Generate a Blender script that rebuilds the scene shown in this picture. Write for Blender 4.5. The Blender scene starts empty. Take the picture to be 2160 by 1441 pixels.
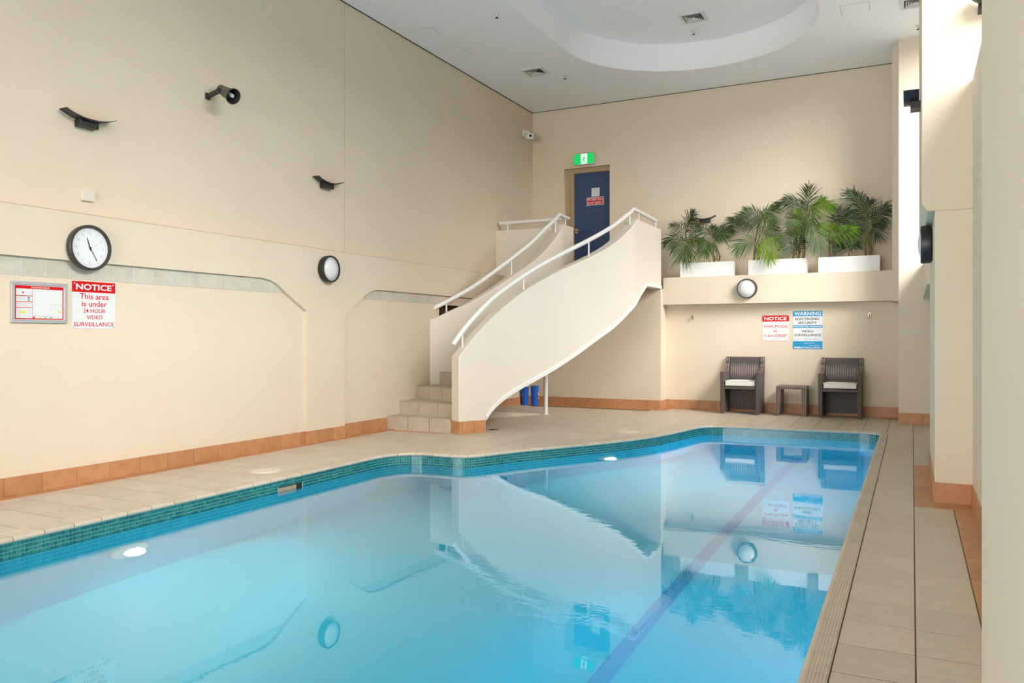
import bpy, bmesh, math, random
import numpy as np
from mathutils import Vector, Matrix
random.seed(7); rng = np.random.default_rng(7)
scene = bpy.context.scene
COL = scene.collection

# ------------------------------------------------------------------ camera, sky, daylight, exposure
TH = math.atan(844 / 1680.0)                      # the camera is turned this far left of the pool's long axis
cd = bpy.data.cameras.new('camera'); cam = bpy.data.objects.new('camera', cd); COL.objects.link(cam)
cam.location = (0, 0, 1.2); cam.rotation_euler = (math.pi / 2, 0, TH)
cd.sensor_width = 36.0; cd.lens = 36.0 * 1680 / 2160; cd.shift_y = -10.5 / 2160; cd.clip_start = 0.05
scene.camera = cam
w = bpy.data.worlds.new('sky'); scene.world = w; w.use_nodes = True
bgn = w.node_tree.nodes['Background']; bgn.inputs[0].default_value = (0.93, 0.97, 1.0, 1); bgn.inputs[1].default_value = 0.6
scene.view_settings.view_transform = 'Standard'; scene.view_settings.look = 'None'
scene.view_settings.gamma = 1.0; scene.view_settings.use_curve_mapping = False
scene.view_settings.exposure = 0.0
scene.cycles.max_bounces = 10; scene.cycles.diffuse_bounces = 6; scene.cycles.glossy_bounces = 5
scene.cycles.transparent_max_bounces = 12; scene.cycles.transmission_bounces = 6

def area(name, loc, target, sx, sy, power, color=(1, 1, 1), spread=math.pi):
    l = bpy.data.lights.new(name, 'AREA'); l.shape = 'RECTANGLE'; l.size = sx; l.size_y = sy
    l.energy = power; l.color = color; l.spread = spread
    o = bpy.data.objects.new(name, l); COL.objects.link(o); o.location = loc
    o.rotation_euler = (Vector(target) - Vector(loc)).to_track_quat('-Z', 'Y').to_euler()
    return o
DAY = (1.0, 0.955, 0.925)
# daylight falling through the high windows of the right wall
area('daylight_pool_window', (9.5, 2.6, 10.3), (-4.0, 5.5, 1.4), 14.0, 9.4, 9600, DAY)
area('daylight_far_window', (2.9, 9.1, 6.1), (-3.6, 11.7, 0.9), 1.6, 1.3, 66, DAY, math.radians(95))
area('fill_near_end', (-3.4, -5.7, 2.2), (-3.4, 6.0, 6.5), 4.6, 3.4, 640, DAY)  # unseen fill added behind the camera to brighten ceiling and walls

# ------------------------------------------------------------------ materials
MATS = {}
def nt(name):
    m = bpy.data.materials.new(name); m.use_nodes = True
    t = m.node_tree; b = t.nodes['Principled BSDF']; return m, t, b
def N(t, kind, **kw):
    n = t.nodes.new(kind)
    for k, v in kw.items(): setattr(n, k, v)
    return n
def noise(t, scale, detail=3.0, rough=0.55, vec=None, stretch=None):
    tc = N(t, 'ShaderNodeTexCoord'); out = tc.outputs['Object']
    if stretch:
        mp = N(t, 'ShaderNodeMapping'); mp.inputs['Scale'].default_value = stretch
        t.links.new(out, mp.inputs['Vector']); out = mp.outputs['Vector']
    n = N(t, 'ShaderNodeTexNoise'); n.inputs['Scale'].default_value = scale
    n.inputs['Detail'].default_value = detail; n.inputs['Roughness'].default_value = rough
    t.links.new(out, n.inputs['Vector']); return n
def ramp(t, src, stops):
    r = N(t, 'ShaderNodeValToRGB'); e = r.color_ramp.elements
    while len(e) < len(stops): e.new(0.5)
    for i, (p, c) in enumerate(stops): e[i].position = p; e[i].color = (*c, 1)
    t.links.new(src, r.inputs['Fac']); return r
def bump(t, b, src, strength, dist=0.01):
    bm_ = N(t, 'ShaderNodeBump'); bm_.inputs['Strength'].default_value = strength; bm_.inputs['Distance'].default_value = dist
    t.links.new(src, bm_.inputs['Height']); t.links.new(bm_.outputs['Normal'], b.inputs['Normal'])
def plain(name, c, rough=0.5, metal=0.0, spec=None):
    m, t, b = nt(name); b.inputs['Base Color'].default_value = (*c, 1)
    b.inputs['Roughness'].default_value = rough; b.inputs['Metallic'].default_value = metal
    if spec is not None: b.inputs['Specular IOR Level'].default_value = spec
    MATS[name] = m; return m
def mottled(name, c1, c2, scale, rough=0.6, bs=0.0, stretch=None, per_object=0.0, spec=0.4, detail=4):
    m, t, b = nt(name); n = noise(t, scale, detail, 0.6, stretch=stretch)
    r = ramp(t, n.outputs['Fac'], [(0.3, c1), (0.7, c2)]); col = r.outputs['Color']
    if per_object:
        oi = N(t, 'ShaderNodeObjectInfo'); hs = N(t, 'ShaderNodeHueSaturation')
        mr = N(t, 'ShaderNodeMapRange'); mr.inputs['To Min'].default_value = 1 - per_object; mr.inputs['To Max'].default_value = 1 + per_object
        t.links.new(oi.outputs['Random'], mr.inputs['Value']); t.links.new(mr.outputs['Result'], hs.inputs['Value'])
        t.links.new(col, hs.inputs['Color']); col = hs.outputs['Color']
    t.links.new(col, b.inputs['Base Color']); b.inputs['Roughness'].default_value = rough
    b.inputs['Specular IOR Level'].default_value = spec
    if bs: bump(t, b, n.outputs['Fac'], bs, 0.004)
    MATS[name] = m; return m
def emis(name, c, s):
    m, t, b = nt(name); b.inputs['Base Color'].default_value = (*c, 1)
    b.inputs['Emission Color'].default_value = (*c, 1); b.inputs['Emission Strength'].default_value = s
    MATS[name] = m; return m

mottled('wall_paint', (0.70, 0.602, 0.465), (0.725, 0.627, 0.49), 1.4, 0.62, 0.03, detail=6)
mottled('stair_paint', (0.745, 0.685, 0.59), (0.77, 0.71, 0.615), 1.4, 0.6, 0.03)
mottled('ceiling_paint', (0.87, 0.88, 0.90), (0.89, 0.90, 0.92), 1.0, 0.8)
mottled('white_paint', (0.80, 0.80, 0.78), (0.84, 0.84, 0.82), 6, 0.4)
mottled('planter_paint', (0.78, 0.78, 0.75), (0.84, 0.84, 0.81), 5, 0.5)
mottled('deck_tile', (0.52, 0.45, 0.355), (0.60, 0.525, 0.42), 3.5, 0.42, 0.02, (1.0, 6.0, 1.0), 0.05)
mottled('coping_tile', (0.53, 0.455, 0.36), (0.60, 0.52, 0.415), 5, 0.45, 0.02, None, 0.05)
mottled('terracotta', (0.45, 0.208, 0.09), (0.56, 0.29, 0.138), 9, 0.42, 0.03, None, 0.07)
mottled('step_tile', (0.44, 0.375, 0.275), (0.52, 0.45, 0.34), 6, 0.45, 0.02, None, 0.04)
mottled('grey_tile', (0.52, 0.485, 0.415), (0.64, 0.60, 0.52), 7, 0.35, 0.02, None, 0.05)
plain('grout', (0.155, 0.11, 0.065), 0.9)
plain('light_grout', (0.74, 0.70, 0.62), 0.9)
plain('mosaic_grout', (0.44, 0.64, 0.62), 0.8)
for i, c in enumerate([(0.006, 0.155, 0.165), (0.012, 0.19, 0.185), (0.004, 0.12, 0.14), (0.025, 0.22, 0.205)]):
    plain('mosaic_%d' % i, c, 0.18)
mottled('pool_paint', (0.03, 0.49, 0.62), (0.04, 0.53, 0.66), 0.5, 0.5)
plain('lane_tile', (0.008, 0.29, 0.48), 0.4)
plain('black_plastic', (0.018, 0.016, 0.018), 0.38)
plain('dark_bronze', (0.035, 0.03, 0.027), 0.4)
plain('frosted_lens', (0.72, 0.72, 0.73), 0.25)
plain('lens_ring', (0.55, 0.57, 0.58), 0.2)
plain('aluminium', (0.62, 0.64, 0.66), 0.28, 0.6)
plain('steel', (0.55, 0.52, 0.48), 0.3, 0.9)
plain('rail_paint', (0.80, 0.80, 0.78), 0.32)
plain('red_print', (0.60, 0.004, 0.007), 0.45, 0, 0.2)
plain('paper_white', (0.72, 0.74, 0.75), 0.4, 0, 0.3)
plain('print_white', (0.86, 0.86, 0.86), 0.4)
plain('print_black', (0.02, 0.02, 0.022), 0.5)
plain('print_grey', (0.45, 0.46, 0.48), 0.5)
plain('print_yellow', (0.80, 0.66, 0.10), 0.5)
plain('print_green', (0.05, 0.45, 0.2), 0.5)
plain('print_purple', (0.2, 0.15, 0.5), 0.5)
plain('blue_print', (0.01, 0.30, 0.58), 0.4, 0, 0.25)
plain('pale_blue_print', (0.30, 0.55, 0.72), 0.4)
plain('clock_face', (0.80, 0.82, 0.83), 0.3)
plain('horn_grey', (0.10, 0.085, 0.068), 0.5)
plain('horn_inside', (0.03, 0.028, 0.032), 0.5)
mottled('door_blue', (0.032, 0.064, 0.155), (0.040, 0.076, 0.175), 4, 0.45)
mottled('door_frame_paint', (0.42, 0.31, 0.18), (0.47, 0.35, 0.21), 4, 0.5)
mottled('brown_door', (0.05, 0.024, 0.009), (0.08, 0.04, 0.016), 5, 0.5, stretch=(1, 1, 0.2))
plain('bucket_blue', (0.008, 0.11, 0.55), 0.35)
plain('handle_yellow', (0.85, 0.50, 0.02), 0.4)
mottled('cushion_cloth', (0.76, 0.73, 0.69), (0.82, 0.79, 0.75), 30, 0.85)
plain('soil', (0.03, 0.02, 0.012), 0.9)
plain('lid_plastic', (0.74, 0.64, 0.50), 0.45)
plain('throat_tan', (0.34, 0.26, 0.18), 0.6)
plain('drain_black', (0.012, 0.012, 0.012), 0.5)
plain('vent_dark', (0.04, 0.04, 0.042), 0.7)
plain('vent_white', (0.66, 0.66, 0.65), 0.5)
mottled('stem_green', (0.16, 0.17, 0.05), (0.22, 0.22, 0.07), 8, 0.5)
mottled('trunk_brown', (0.14, 0.085, 0.04), (0.22, 0.14, 0.07), 20, 0.8)
mottled('outside_render', (0.6, 0.58, 0.54), (0.65, 0.63, 0.59), 1, 0.9)
plain('joint_brown', (0.52, 0.40, 0.29), 0.8)
plain('box_cream', (0.70, 0.65, 0.55), 0.5)
emis('exit_green', (0.0, 0.50, 0.09), 0.8)
emis('exit_white', (0.80, 1.0, 0.86), 0.8)
emis('pool_lamp', (0.80, 0.86, 1.0), 6.0)

def leafmat(name, c1, c2, tr):
    m, t, b = nt(name); n = noise(t, 9, 3); r = ramp(t, n.outputs['Fac'], [(0.3, c1), (0.7, c2)])
    t.links.new(r.outputs['Color'], b.inputs['Base Color']); b.inputs['Roughness'].default_value = 0.38
    tl = N(t, 'ShaderNodeBsdfTranslucent'); t.links.new(r.outputs['Color'], tl.inputs['Color'])
    mx = N(t, 'ShaderNodeMixShader'); mx.inputs[0].default_value = tr
    t.links.new(b.outputs[0], mx.inputs[1]); t.links.new(tl.outputs[0], mx.inputs[2])
    t.links.new(mx.outputs[0], t.nodes['Material Output'].inputs['Surface']); MATS[name] = m
leafmat('leaf_0', (0.020, 0.048, 0.016), (0.052, 0.096, 0.030), 0.22)  # leaf tones: the brighter ones also paint in light falling on the fronds
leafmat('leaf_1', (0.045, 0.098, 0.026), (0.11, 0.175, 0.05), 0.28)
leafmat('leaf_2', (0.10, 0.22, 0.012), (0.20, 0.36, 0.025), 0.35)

def wicker():
    m, t, b = nt('wicker'); tc = N(t, 'ShaderNodeTexCoord')
    wv = N(t, 'ShaderNodeTexWave', wave_type='BANDS', bands_direction='X'); wv.inputs['Scale'].default_value = 9.5
    wz = N(t, 'ShaderNodeTexWave', wave_type='BANDS', bands_direction='Z'); wz.inputs['Scale'].default_value = 22.0
    wy = N(t, 'ShaderNodeTexWave', wave_type='BANDS', bands_direction='Y'); wy.inputs['Scale'].default_value = 9.5
    for n_ in (wv, wz, wy):
        n_.inputs['Distortion'].default_value = 0.6; t.links.new(tc.outputs['Object'], n_.inputs['Vector'])
    a = N(t, 'ShaderNodeMath', operation='MULTIPLY'); t.links.new(wv.outputs['Fac'], a.inputs[0]); t.links.new(wy.outputs['Fac'], a.inputs[1])
    s = N(t, 'ShaderNodeMath', operation='MULTIPLY_ADD'); t.links.new(wz.outputs['Fac'], s.inputs[0]); s.inputs[1].default_value = 0.45; t.links.new(a.outputs[0], s.inputs[2])
    r = ramp(t, s.outputs[0], [(0.08, (0.045, 0.035, 0.034)), (0.45, (0.135, 0.108, 0.098)), (1.0, (0.30, 0.25, 0.225))])
    t.links.new(r.outputs['Color'], b.inputs['Base Color']); b.inputs['Roughness'].default_value = 0.55
    bump(t, b, s.outputs[0], 0.6, 0.006); MATS['wicker'] = m
wicker()

def watermat():
    m = bpy.data.materials.new('pool_water'); m.use_nodes = True; t = m.node_tree; t.nodes.clear()
    out = N(t, 'ShaderNodeOutputMaterial'); mx = N(t, 'ShaderNodeMixShader')
    tr = N(t, 'ShaderNodeBsdfRefraction'); tr.inputs['Color'].default_value = (0.80, 0.97, 0.99, 1); tr.inputs['IOR'].default_value = 1.33; tr.inputs['Roughness'].default_value = 0.0
    gl = N(t, 'ShaderNodeBsdfGlossy'); gl.inputs['Roughness'].default_value = 0.0
    lw = N(t, 'ShaderNodeLayerWeight'); lw.inputs['Blend'].default_value = 0.5
    pw = N(t, 'ShaderNodeMath', operation='POWER'); pw.inputs[1].default_value = 3.2
    ma = N(t, 'ShaderNodeMath', operation='MULTIPLY_ADD'); ma.inputs[1].default_value = 0.98; ma.inputs[2].default_value = 0.02
    t.links.new(lw.outputs['Facing'], pw.inputs[0]); t.links.new(pw.outputs[0], ma.inputs[0]); t.links.new(ma.outputs[0], mx.inputs[0])
    tc = N(t, 'ShaderNodeTexCoord')
    mp = N(t, 'ShaderNodeMapping'); mp.inputs['Scale'].default_value = (1.0, 2.6, 1.0); mp.inputs['Rotation'].default_value = (0, 0, 0.45)
    t.links.new(tc.outputs['Object'], mp.inputs['Vector'])
    n = N(t, 'ShaderNodeTexNoise'); n.inputs['Scale'].default_value = 5.0; n.inputs['Detail'].default_value = 3
    t.links.new(mp.outputs['Vector'], n.inputs['Vector'])
    patch = N(t, 'ShaderNodeTexNoise'); patch.inputs['Scale'].default_value = 0.7; t.links.new(tc.outputs['Object'], patch.inputs['Vector'])
    pr = N(t, 'ShaderNodeMapRange'); pr.inputs['From Min'].default_value = 0.45; pr.inputs['From Max'].default_value = 0.7
    pr.inputs['To Min'].default_value = 0.10; pr.inputs['To Max'].default_value = 1.0; t.links.new(patch.outputs['Fac'], pr.inputs['Value'])
    ml = N(t, 'ShaderNodeMath', operation='MULTIPLY'); t.links.new(n.outputs['Fac'], ml.inputs[0]); t.links.new(pr.outputs['Result'], ml.inputs[1])
    bp = N(t, 'ShaderNodeBump'); bp.inputs['Strength'].default_value = 0.22; bp.inputs['Distance'].default_value = 0.004
    t.links.new(ml.outputs[0], bp.inputs['Height']); t.links.new(bp.outputs['Normal'], gl.inputs['Normal']); t.links.new(bp.outputs['Normal'], tr.inputs['Normal'])
    t.links.new(tr.outputs[0], mx.inputs[1]); t.links.new(gl.outputs[0], mx.inputs[2]); t.links.new(mx.outputs[0], out.inputs['Surface'])
    MATS['pool_water'] = m
watermat()
def glassmat():
    m = bpy.data.materials.new('window_glass'); m.use_nodes = True; t = m.node_tree; t.nodes.clear()
    out = N(t, 'ShaderNodeOutputMaterial'); mx = N(t, 'ShaderNodeMixShader'); mx.inputs[0].default_value = 0.06
    tr = N(t, 'ShaderNodeBsdfTransparent'); gl = N(t, 'ShaderNodeBsdfGlossy'); gl.inputs['Roughness'].default_value = 0.0
    t.links.new(tr.outputs[0], mx.inputs[1]); t.links.new(gl.outputs[0], mx.inputs[2]); t.links.new(mx.outputs[0], out.inputs['Surface'])
    MATS['window_glass'] = m
glassmat()

# ------------------------------------------------------------------ geometry helpers
def root_of(o):
    while o.parent is not None: o = o.parent
    return o
class MB:
    """collects faces in world coordinates; build() links them as one mesh object, relative to its thing's base"""
    def __init__(s): s.v = []; s.f = []; s.m = []
    def add(s, vs, fs, mi=0):
        b = len(s.v); s.v += [tuple(map(float, p)) for p in vs]
        for f in fs: s.f.append([i + b for i in f]); s.m.append(mi)
        return s
    def box(s, x0, y0, z0, x1, y1, z1, mi=0):
        x0, x1 = sorted((x0, x1)); y0, y1 = sorted((y0, y1)); z0, z1 = sorted((z0, z1))
        return s.add([(x0, y0, z0), (x1, y0, z0), (x1, y1, z0), (x0, y1, z0), (x0, y0, z1), (x1, y0, z1), (x1, y1, z1), (x0, y1, z1)],
                     [(3, 2, 1, 0), (4, 5, 6, 7), (0, 1, 5, 4), (1, 2, 6, 5), (2, 3, 7, 6), (3, 0, 4, 7)], mi)
    def prism(s, pts, d, mi=0):
        """pts: planar loop of 3-D points, pushed along vector d"""
        n = len(pts); P = [Vector(p) for p in pts]; D = Vector(d)
        nr = Vector((0, 0, 0))
        for i in range(n): nr += P[i].cross(P[(i + 1) % n])
        if nr.dot(D) < 0: P.reverse()
        return s.add(P + [p + D for p in P], [tuple(range(n - 1, -1, -1)), tuple(range(n, 2 * n))] +
                     [(i, (i + 1) % n, n + (i + 1) % n, n + i) for i in range(n)], mi)
    def tube(s, pts, r, n=10, mi=0, caps=True):
        P = [Vector(p) for p in pts]; rs = r if isinstance(r, (list, tuple)) else [r] * len(P)
        rings = []; up = Vector((0, 0, 1))
        for i, p in enumerate(P):
            t = (P[min(i + 1, len(P) - 1)] - P[max(i - 1, 0)]).normalized()
            a = t.cross(up)
            if a.length < 1e-3: a = t.cross(Vector((1, 0, 0)))
            a.normalize(); b = a.cross(t).normalized()
            rings.append([p + (a * math.cos(q) + b * math.sin(q)) * rs[i] for q in [2 * math.pi * k / n for k in range(n)]])
        vs = [q for ring in rings for q in ring]; fs = []
        for i in range(len(P) - 1):
            for k in range(n): fs.append((i * n + k, i * n + (k + 1) % n, (i + 1) * n + (k + 1) % n, (i + 1) * n + k))
        if caps: fs += [tuple(range(n - 1, -1, -1)), tuple((len(P) - 1) * n + k for k in range(n))]
        return s.add(vs, fs, mi)
    def lathe(s, c, axis, prof, n=40, mi=0, cap0=False, cap1=False):
        """prof: list of (radius, distance along axis)"""
        c = Vector(c); ax = Vector(axis).normalized(); a = ax.cross(Vector((0, 0, 1)))
        if a.length < 1e-3: a = Vector((1, 0, 0))
        a.normalize(); b = ax.cross(a)
        vs = []; fs = []
        for r, h in prof:
            for k in range(n):
                q = 2 * math.pi * k / n; vs.append(c + ax * h + (a * math.cos(q) + b * math.sin(q)) * r)
        for i in range(len(prof) - 1):
            for k in range(n): fs.append((i * n + k, i * n + (k + 1) % n, (i + 1) * n + (k + 1) % n, (i + 1) * n + k))
        if cap0: fs.append(tuple(range(n - 1, -1, -1)))
        if cap1: fs.append(tuple((len(prof) - 1) * n + k for k in range(n)))
        return s.add(vs, fs, mi)
    def mesh(s, name, mats, off=(0, 0, 0)):
        me = bpy.data.meshes.new(name); o = Vector(off)
        me.from_pydata([tuple(Vector(p) - o) for p in s.v], [], s.f)
        for m in (mats if isinstance(mats, (list, tuple)) else [mats]): me.materials.append(MATS[m])
        me.polygons.foreach_set('material_index', s.m)
        return me
    def build(s, name, mats, parent=None, smooth=0, bevel=0, kind=None, label=None, fix=False):
        off = root_of(parent).location if parent is not None else (0, 0, 0)
        me = s.mesh(name, mats, off)
        if fix:
            bm = bmesh.new(); bm.from_mesh(me); bmesh.ops.recalc_face_normals(bm, faces=bm.faces); bm.to_mesh(me); bm.free()
        me.update()
        if smooth:
            me.polygons.foreach_set('use_smooth', [True] * len(me.polygons)); me.set_sharp_from_angle(angle=math.radians(smooth))
        o = bpy.data.objects.new(name, me); COL.objects.link(o)
        if parent is not None: o.parent = parent
        if bevel:
            b = o.modifiers.new('bevel', 'BEVEL'); b.width = bevel; b.segments = 2; b.limit_method = 'ANGLE'; b.angle_limit = math.radians(50)
        if kind: o['kind'] = kind
        if label: o['label'] = label
        return o
def struct(mb, name, mats, **k): return mb.build(name, mats, kind='structure', **k)
def thing(name, label, cat, loc, group=None):
    o = bpy.data.objects.new(name, None); COL.objects.link(o); o.location = loc; o.empty_display_size = 0.1
    o['label'] = label; o['category'] = cat
    if group: o['group'] = group
    return o
def child(name, me, parent, loc):
    """a part that shares its mesh: loc is the part's own place, in world coordinates"""
    o = bpy.data.objects.new(name, me); COL.objects.link(o); o.parent = parent
    o.location = Vector(loc) - root_of(parent).location; return o
def fill(loops, z, name):
    """flat mesh data of an outline with holes, at height z"""
    cu = bpy.data.curves.new('tmp', 'CURVE'); cu.dimensions = '2D'; cu.fill_mode = 'BOTH'
    for L in loops:
        sp = cu.splines.new('POLY'); sp.points.add(len(L) - 1); sp.use_cyclic_u = True
        for i, p in enumerate(L): sp.points[i].co = (p[0], p[1], 0, 1)
    o = bpy.data.objects.new('tmp', cu); COL.objects.link(o); dg = bpy.context.evaluated_depsgraph_get()
    me = bpy.data.meshes.new_from_object(o.evaluated_get(dg)); bpy.data.objects.remove(o); bpy.data.curves.remove(cu)
    vs = [(v.co.x, v.co.y, z) for v in me.vertices]; fs = [tuple(p.vertices) for p in me.polygons]; bpy.data.meshes.remove(me)
    m = MB(); m.add(vs, fs); return m
def bez(p0, p1, p2, n):
    return [tuple((1 - t) ** 2 * np.array(p0) + 2 * t * (1 - t) * np.array(p1) + t * t * np.array(p2)) for t in np.linspace(0, 1, n)]
class Plane:
    """a flat sign's own axes: a to its right, b up, c out of the wall"""
    def __init__(s, o, r, n): s.o = Vector(o); s.r = Vector(r); s.n = Vector(n); s.u = Vector((0, 0, 1))
    def p(s, a, b, c=0): return s.o + s.r * a + s.u * b + s.n * c
    def rect(s, mb, a0, b0, a1, b1, c0, c1, mi=0):
        return mb.prism([s.p(a0, b0, c0), s.p(a1, b0, c0), s.p(a1, b1, c0), s.p(a0, b1, c0)], s.n * (c1 - c0), mi)
def text(mb, pl, body, a0, b0, a1, b1, c, bold=0.0, mi=0, keep=False):
    """lettering fitted into the box a0..a1, b0..b1 of plane pl, as flat faces of mb"""
    cu = bpy.data.curves.new('tmp', 'FONT'); cu.body = body; cu.offset = bold; cu.resolution_u = 3
    o = bpy.data.objects.new('tmp', cu); COL.objects.link(o); dg = bpy.context.evaluated_depsgraph_get()
    me = bpy.data.meshes.new_from_object(o.evaluated_get(dg)); bpy.data.objects.remove(o); bpy.data.curves.remove(cu)
    V = np.array([v.co[:2] for v in me.vertices]); F = [tuple(p.vertices) for p in me.polygons]; bpy.data.meshes.remove(me)
    lo = V.min(0); hi = V.max(0); sx = (a1 - a0) / (hi[0] - lo[0]); sy = (b1 - b0) / (hi[1] - lo[1])
    off = 0
    if keep: sx = min(sx, sy); off = ((a1 - a0) - sx * (hi[0] - lo[0])) / 2
    P = [pl.p(a0 + off + (x - lo[0]) * sx, b0 + (y - lo[1]) * sy, c) for x, y in V]
    nr = pl.r.cross(pl.u)
    if nr.dot(pl.n) < 0: F = [f[::-1] for f in F]
    mb.add(P, F, mi); return mb

# ------------------------------------------------------------------ the hall: walls, ceiling, windows
CZ = 5.29                                          # ceiling height
YB = 13.2                                          # upper back wall
YE = -5.0                                          # near end of the hall
m = MB()
m.box(-6.7, YE, 0, -6.07, 9.75, 2.2); m.box(-6.7, 9.75, 1.66, -6.07, 10.7, 2.2); m.box(-6.7, 10.7, 0, -6.07, 13.6, 2.2)
m.box(-6.7, YE, 2.2, -6.21, 7.788, 5.8); m.box(-6.7, 7.793, 2.2, -6.21, 13.6, 5.8); m.box(-6.7, 7.788, 2.2, -6.216, 7.793, 5.8)
wall_left = struct(m, 'wall_left', 'wall_paint')
# the plaster layer that stands proud of the lower wall and leaves two arched recesses
sheet = [(YE, 0), (0.4, 0), (0.4, 1.49), (0.74, 1.675), (0.88, 1.764), (1.1, 1.811), (6.20, 1.811), (6.33, 1.800), (6.446, 1.762), (6.582, 1.675), (6.914, 1.482),
         (6.914, 0), (7.57, 0), (7.57, 1.455), (7.87, 1.640), (7.96, 1.705), (8.06, 1.752), (8.16, 1.780), (8.28, 1.790), (12.72, 1.790), (12.72, 2.2), (YE, 2.2)]
m = MB(); m.prism([(-6.07, y, z) for y, z in sheet], (0.04, 0, 0))
m.build('plaster_layer', 'wall_paint', wall_left)
def band(y0, y1, z0, z1, seams):
    g = 0.002
    for a, b in zip(seams[:-1], seams[1:]):
        q = MB(); q.box(-6.07, a + g, z0, -6.063, b - g, z1); q.build('band_tile', 'grey_tile', wall_left)
    q = MB(); q.box(-6.07, seams[0], z0 - .003, -6.0634, seams[-1], z1 + .003); q.build('band_grout', 'light_grout', wall_left)
q = MB(); q.box(-6.05, YE, 2.197, -6.0288, 11.7, 2.2025); q.build('joint_line', 'joint_brown', wall_left)
band(0, 0, 1.672, 1.812, [3.742 - .1965 * 10 + .1965 * k for k in range(26)])
band(0, 0, 1.668, 1.794, [7.79 + .192 * k for k in range(10)] + [9.71])

m = MB()
m.box(-6.3, YB, 2.0, -5.583, 13.7, 5.8); m.box(-4.722, YB, 2.0, 1.0, 13.7, 5.8); m.box(-5.583, YB, 4.205, -4.722, 13.7, 5.8)
m.box(-3.67, 13.04, 0, 1.0, 13.7, 2.0)             # the recess behind the chairs
m.box(-6.3, 12.72, 0, -3.67, 13.7, 1.98)           # the wall under the landing
wall_back = struct(m, 'wall_back', 'wall_paint')
m = MB(); m.prism([(-3.67, 12.85, 1.722), (-3.67, 12.85, 2.168), (-3.67, 13.3, 2.168), (-3.67, 13.3, 1.722)], (3.6, 0, 0))
struct(m, 'trim_1', 'wall_paint', bevel=0.006)     # ledge that carries the planters
m = MB(); m.box(-0.25, 12.41, 1.70, 0.3, 13.3, CZ + .3); struct(m, 'trim_2', 'wall_paint')
# right wall: piers, the beam between them, the sills below the windows
m = MB()
m.box(-0.168, 12.156, 0, 1.0, 13.6, CZ + .3)
m.box(0.147, 6.53, 0, 1.0, 8.35, 2.11)
m.prism([(0.062, 6.53, 2.17), (0.062, 6.53, CZ + .3), (1.0, 6.53, CZ + .3), (1.0, 6.53, 2.11), (0.10, 6.53, 2.11)], (0, 2.32, 0))
m.box(0.128, 8.85, 1.717, 1.0, 12.156, 2.18); m.box(0.62, 8.35, 0, 1.0, 12.156, 1.717)
m.box(0.384, 2.45, 0, 1.0, 6.53, 3.03)
m.box(0.165, YE, 0, 1.0, 2.45, CZ + .3)
m.box(0.4, 2.4, CZ - 0.0, 1.0, 12.2, CZ + .3)
wall_right = struct(m, 'wall_right', 'wall_paint', bevel=0.006)
m = MB(); m.box(-6.7, YE - .3, 0, -5.6, YE, 5.8); m.box(0.1, YE - .3, 0, 1.0, YE, 5.8); m.box(-5.6, YE - .3, 0, 0.1, YE, 0.35); m.box(-5.6, YE - .3, 4.7, 0.1, YE, 5.8)
struct(m, 'wall_near', 'wall_paint')
def window(name, p, du, nu, z0, z1, nz):
    """frame with mullions and panes between p and p + du"""
    p = Vector(p); du = Vector(du); L = du.length; e = du.normalized(); nrm = Vector((-e.y, e.x, 0)) * 0.05
    def bar(a0, a1, b0, b1, q):
        P = [p + e * a0 + Vector((0, 0, b0)), p + e * a1 + Vector((0, 0, b0)), p + e * a1 + Vector((0, 0, b1)), p + e * a0 + Vector((0, 0, b1))]
        return q.prism(P, nrm)
    f = MB(); bar(0, L, z0, z0 + .05, f); bar(0, L, z1 - .05, z1, f); bar(0, .05, z0, z1, f); bar(L - .05, L, z0, z1, f)
    o = struct(f, name, 'aluminium')
    for k in range(1, nu): bar(L * k / nu - .02, L * k / nu + .02, z0 + .05, z1 - .05, MB()).build('mullion', 'aluminium', o)
    for j in range(1, nz): bar(.05, L - .05, z0 + (z1 - z0) * j / nz - .02, z0 + (z1 - z0) * j / nz + .02, MB()).build('transom', 'aluminium', o)
    for k in range(nu):
        q = MB(); a0 = L * k / nu; a1 = L * (k + 1) / nu; c = nrm * .5
        q.add([p + e * a0 + c + Vector((0, 0, z0)), p + e * a1 + c + Vector((0, 0, z0)), p + e * a1 + c + Vector((0, 0, z1)), p + e * a0 + c + Vector((0, 0, z1))], [(0, 1, 2, 3)])
        q.build('pane', 'window_glass', o)
window('window_1', (0.97, 2.45, 0), (0, 4.08, 0), 4, 3.03, CZ, 1)
window('window_2', (0.97, 8.85, 0), (0, 3.306, 0), 3, 2.18, CZ, 2)
window('added_window', (-5.6, YE - .15, 0), (5.7, 0, 0), 5, 0.35, 4.7, 2)  # unseen window added behind the camera to let the fill in

# ceiling with its long raised coffer
def stadium(cx, cy, r, y0, n=48):
    return [(cx + r * math.cos(a), cy + r * math.sin(a)) for a in np.linspace(0, math.pi, n)] + \
           [(cx - r, y0 + r), *[(cx + r * math.cos(a), y0 + r + r * math.sin(a)) for a in np.linspace(math.pi, 2 * math.pi, n)][1:]]
cof = stadium(-2.73, 10.47, 1.70, -3.0)
m = fill([[(-6.4, YE), (1.0, YE), (1.0, 13.4), (-6.4, 13.4)], cof], CZ, 'ceiling')
n = len(cof); b = len(m.v)
m.add([(x, y, CZ) for x, y in cof] + [(x, y, 5.71) for x, y in cof], [(i, (i + 1) % n, n + (i + 1) % n, n + i) for i in range(n)])
top = fill([cof], 5.71, 'c'); m.add(top.v, top.f)
ceiling = struct(m, 'ceiling', 'ceiling_paint', smooth=30)
m = MB(); m.box(-6.8, YE - .3, 5.75, 1.0, 13.8, 5.9); m.build('roof_slab', 'ceiling_paint', ceiling)
m = MB()
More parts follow.
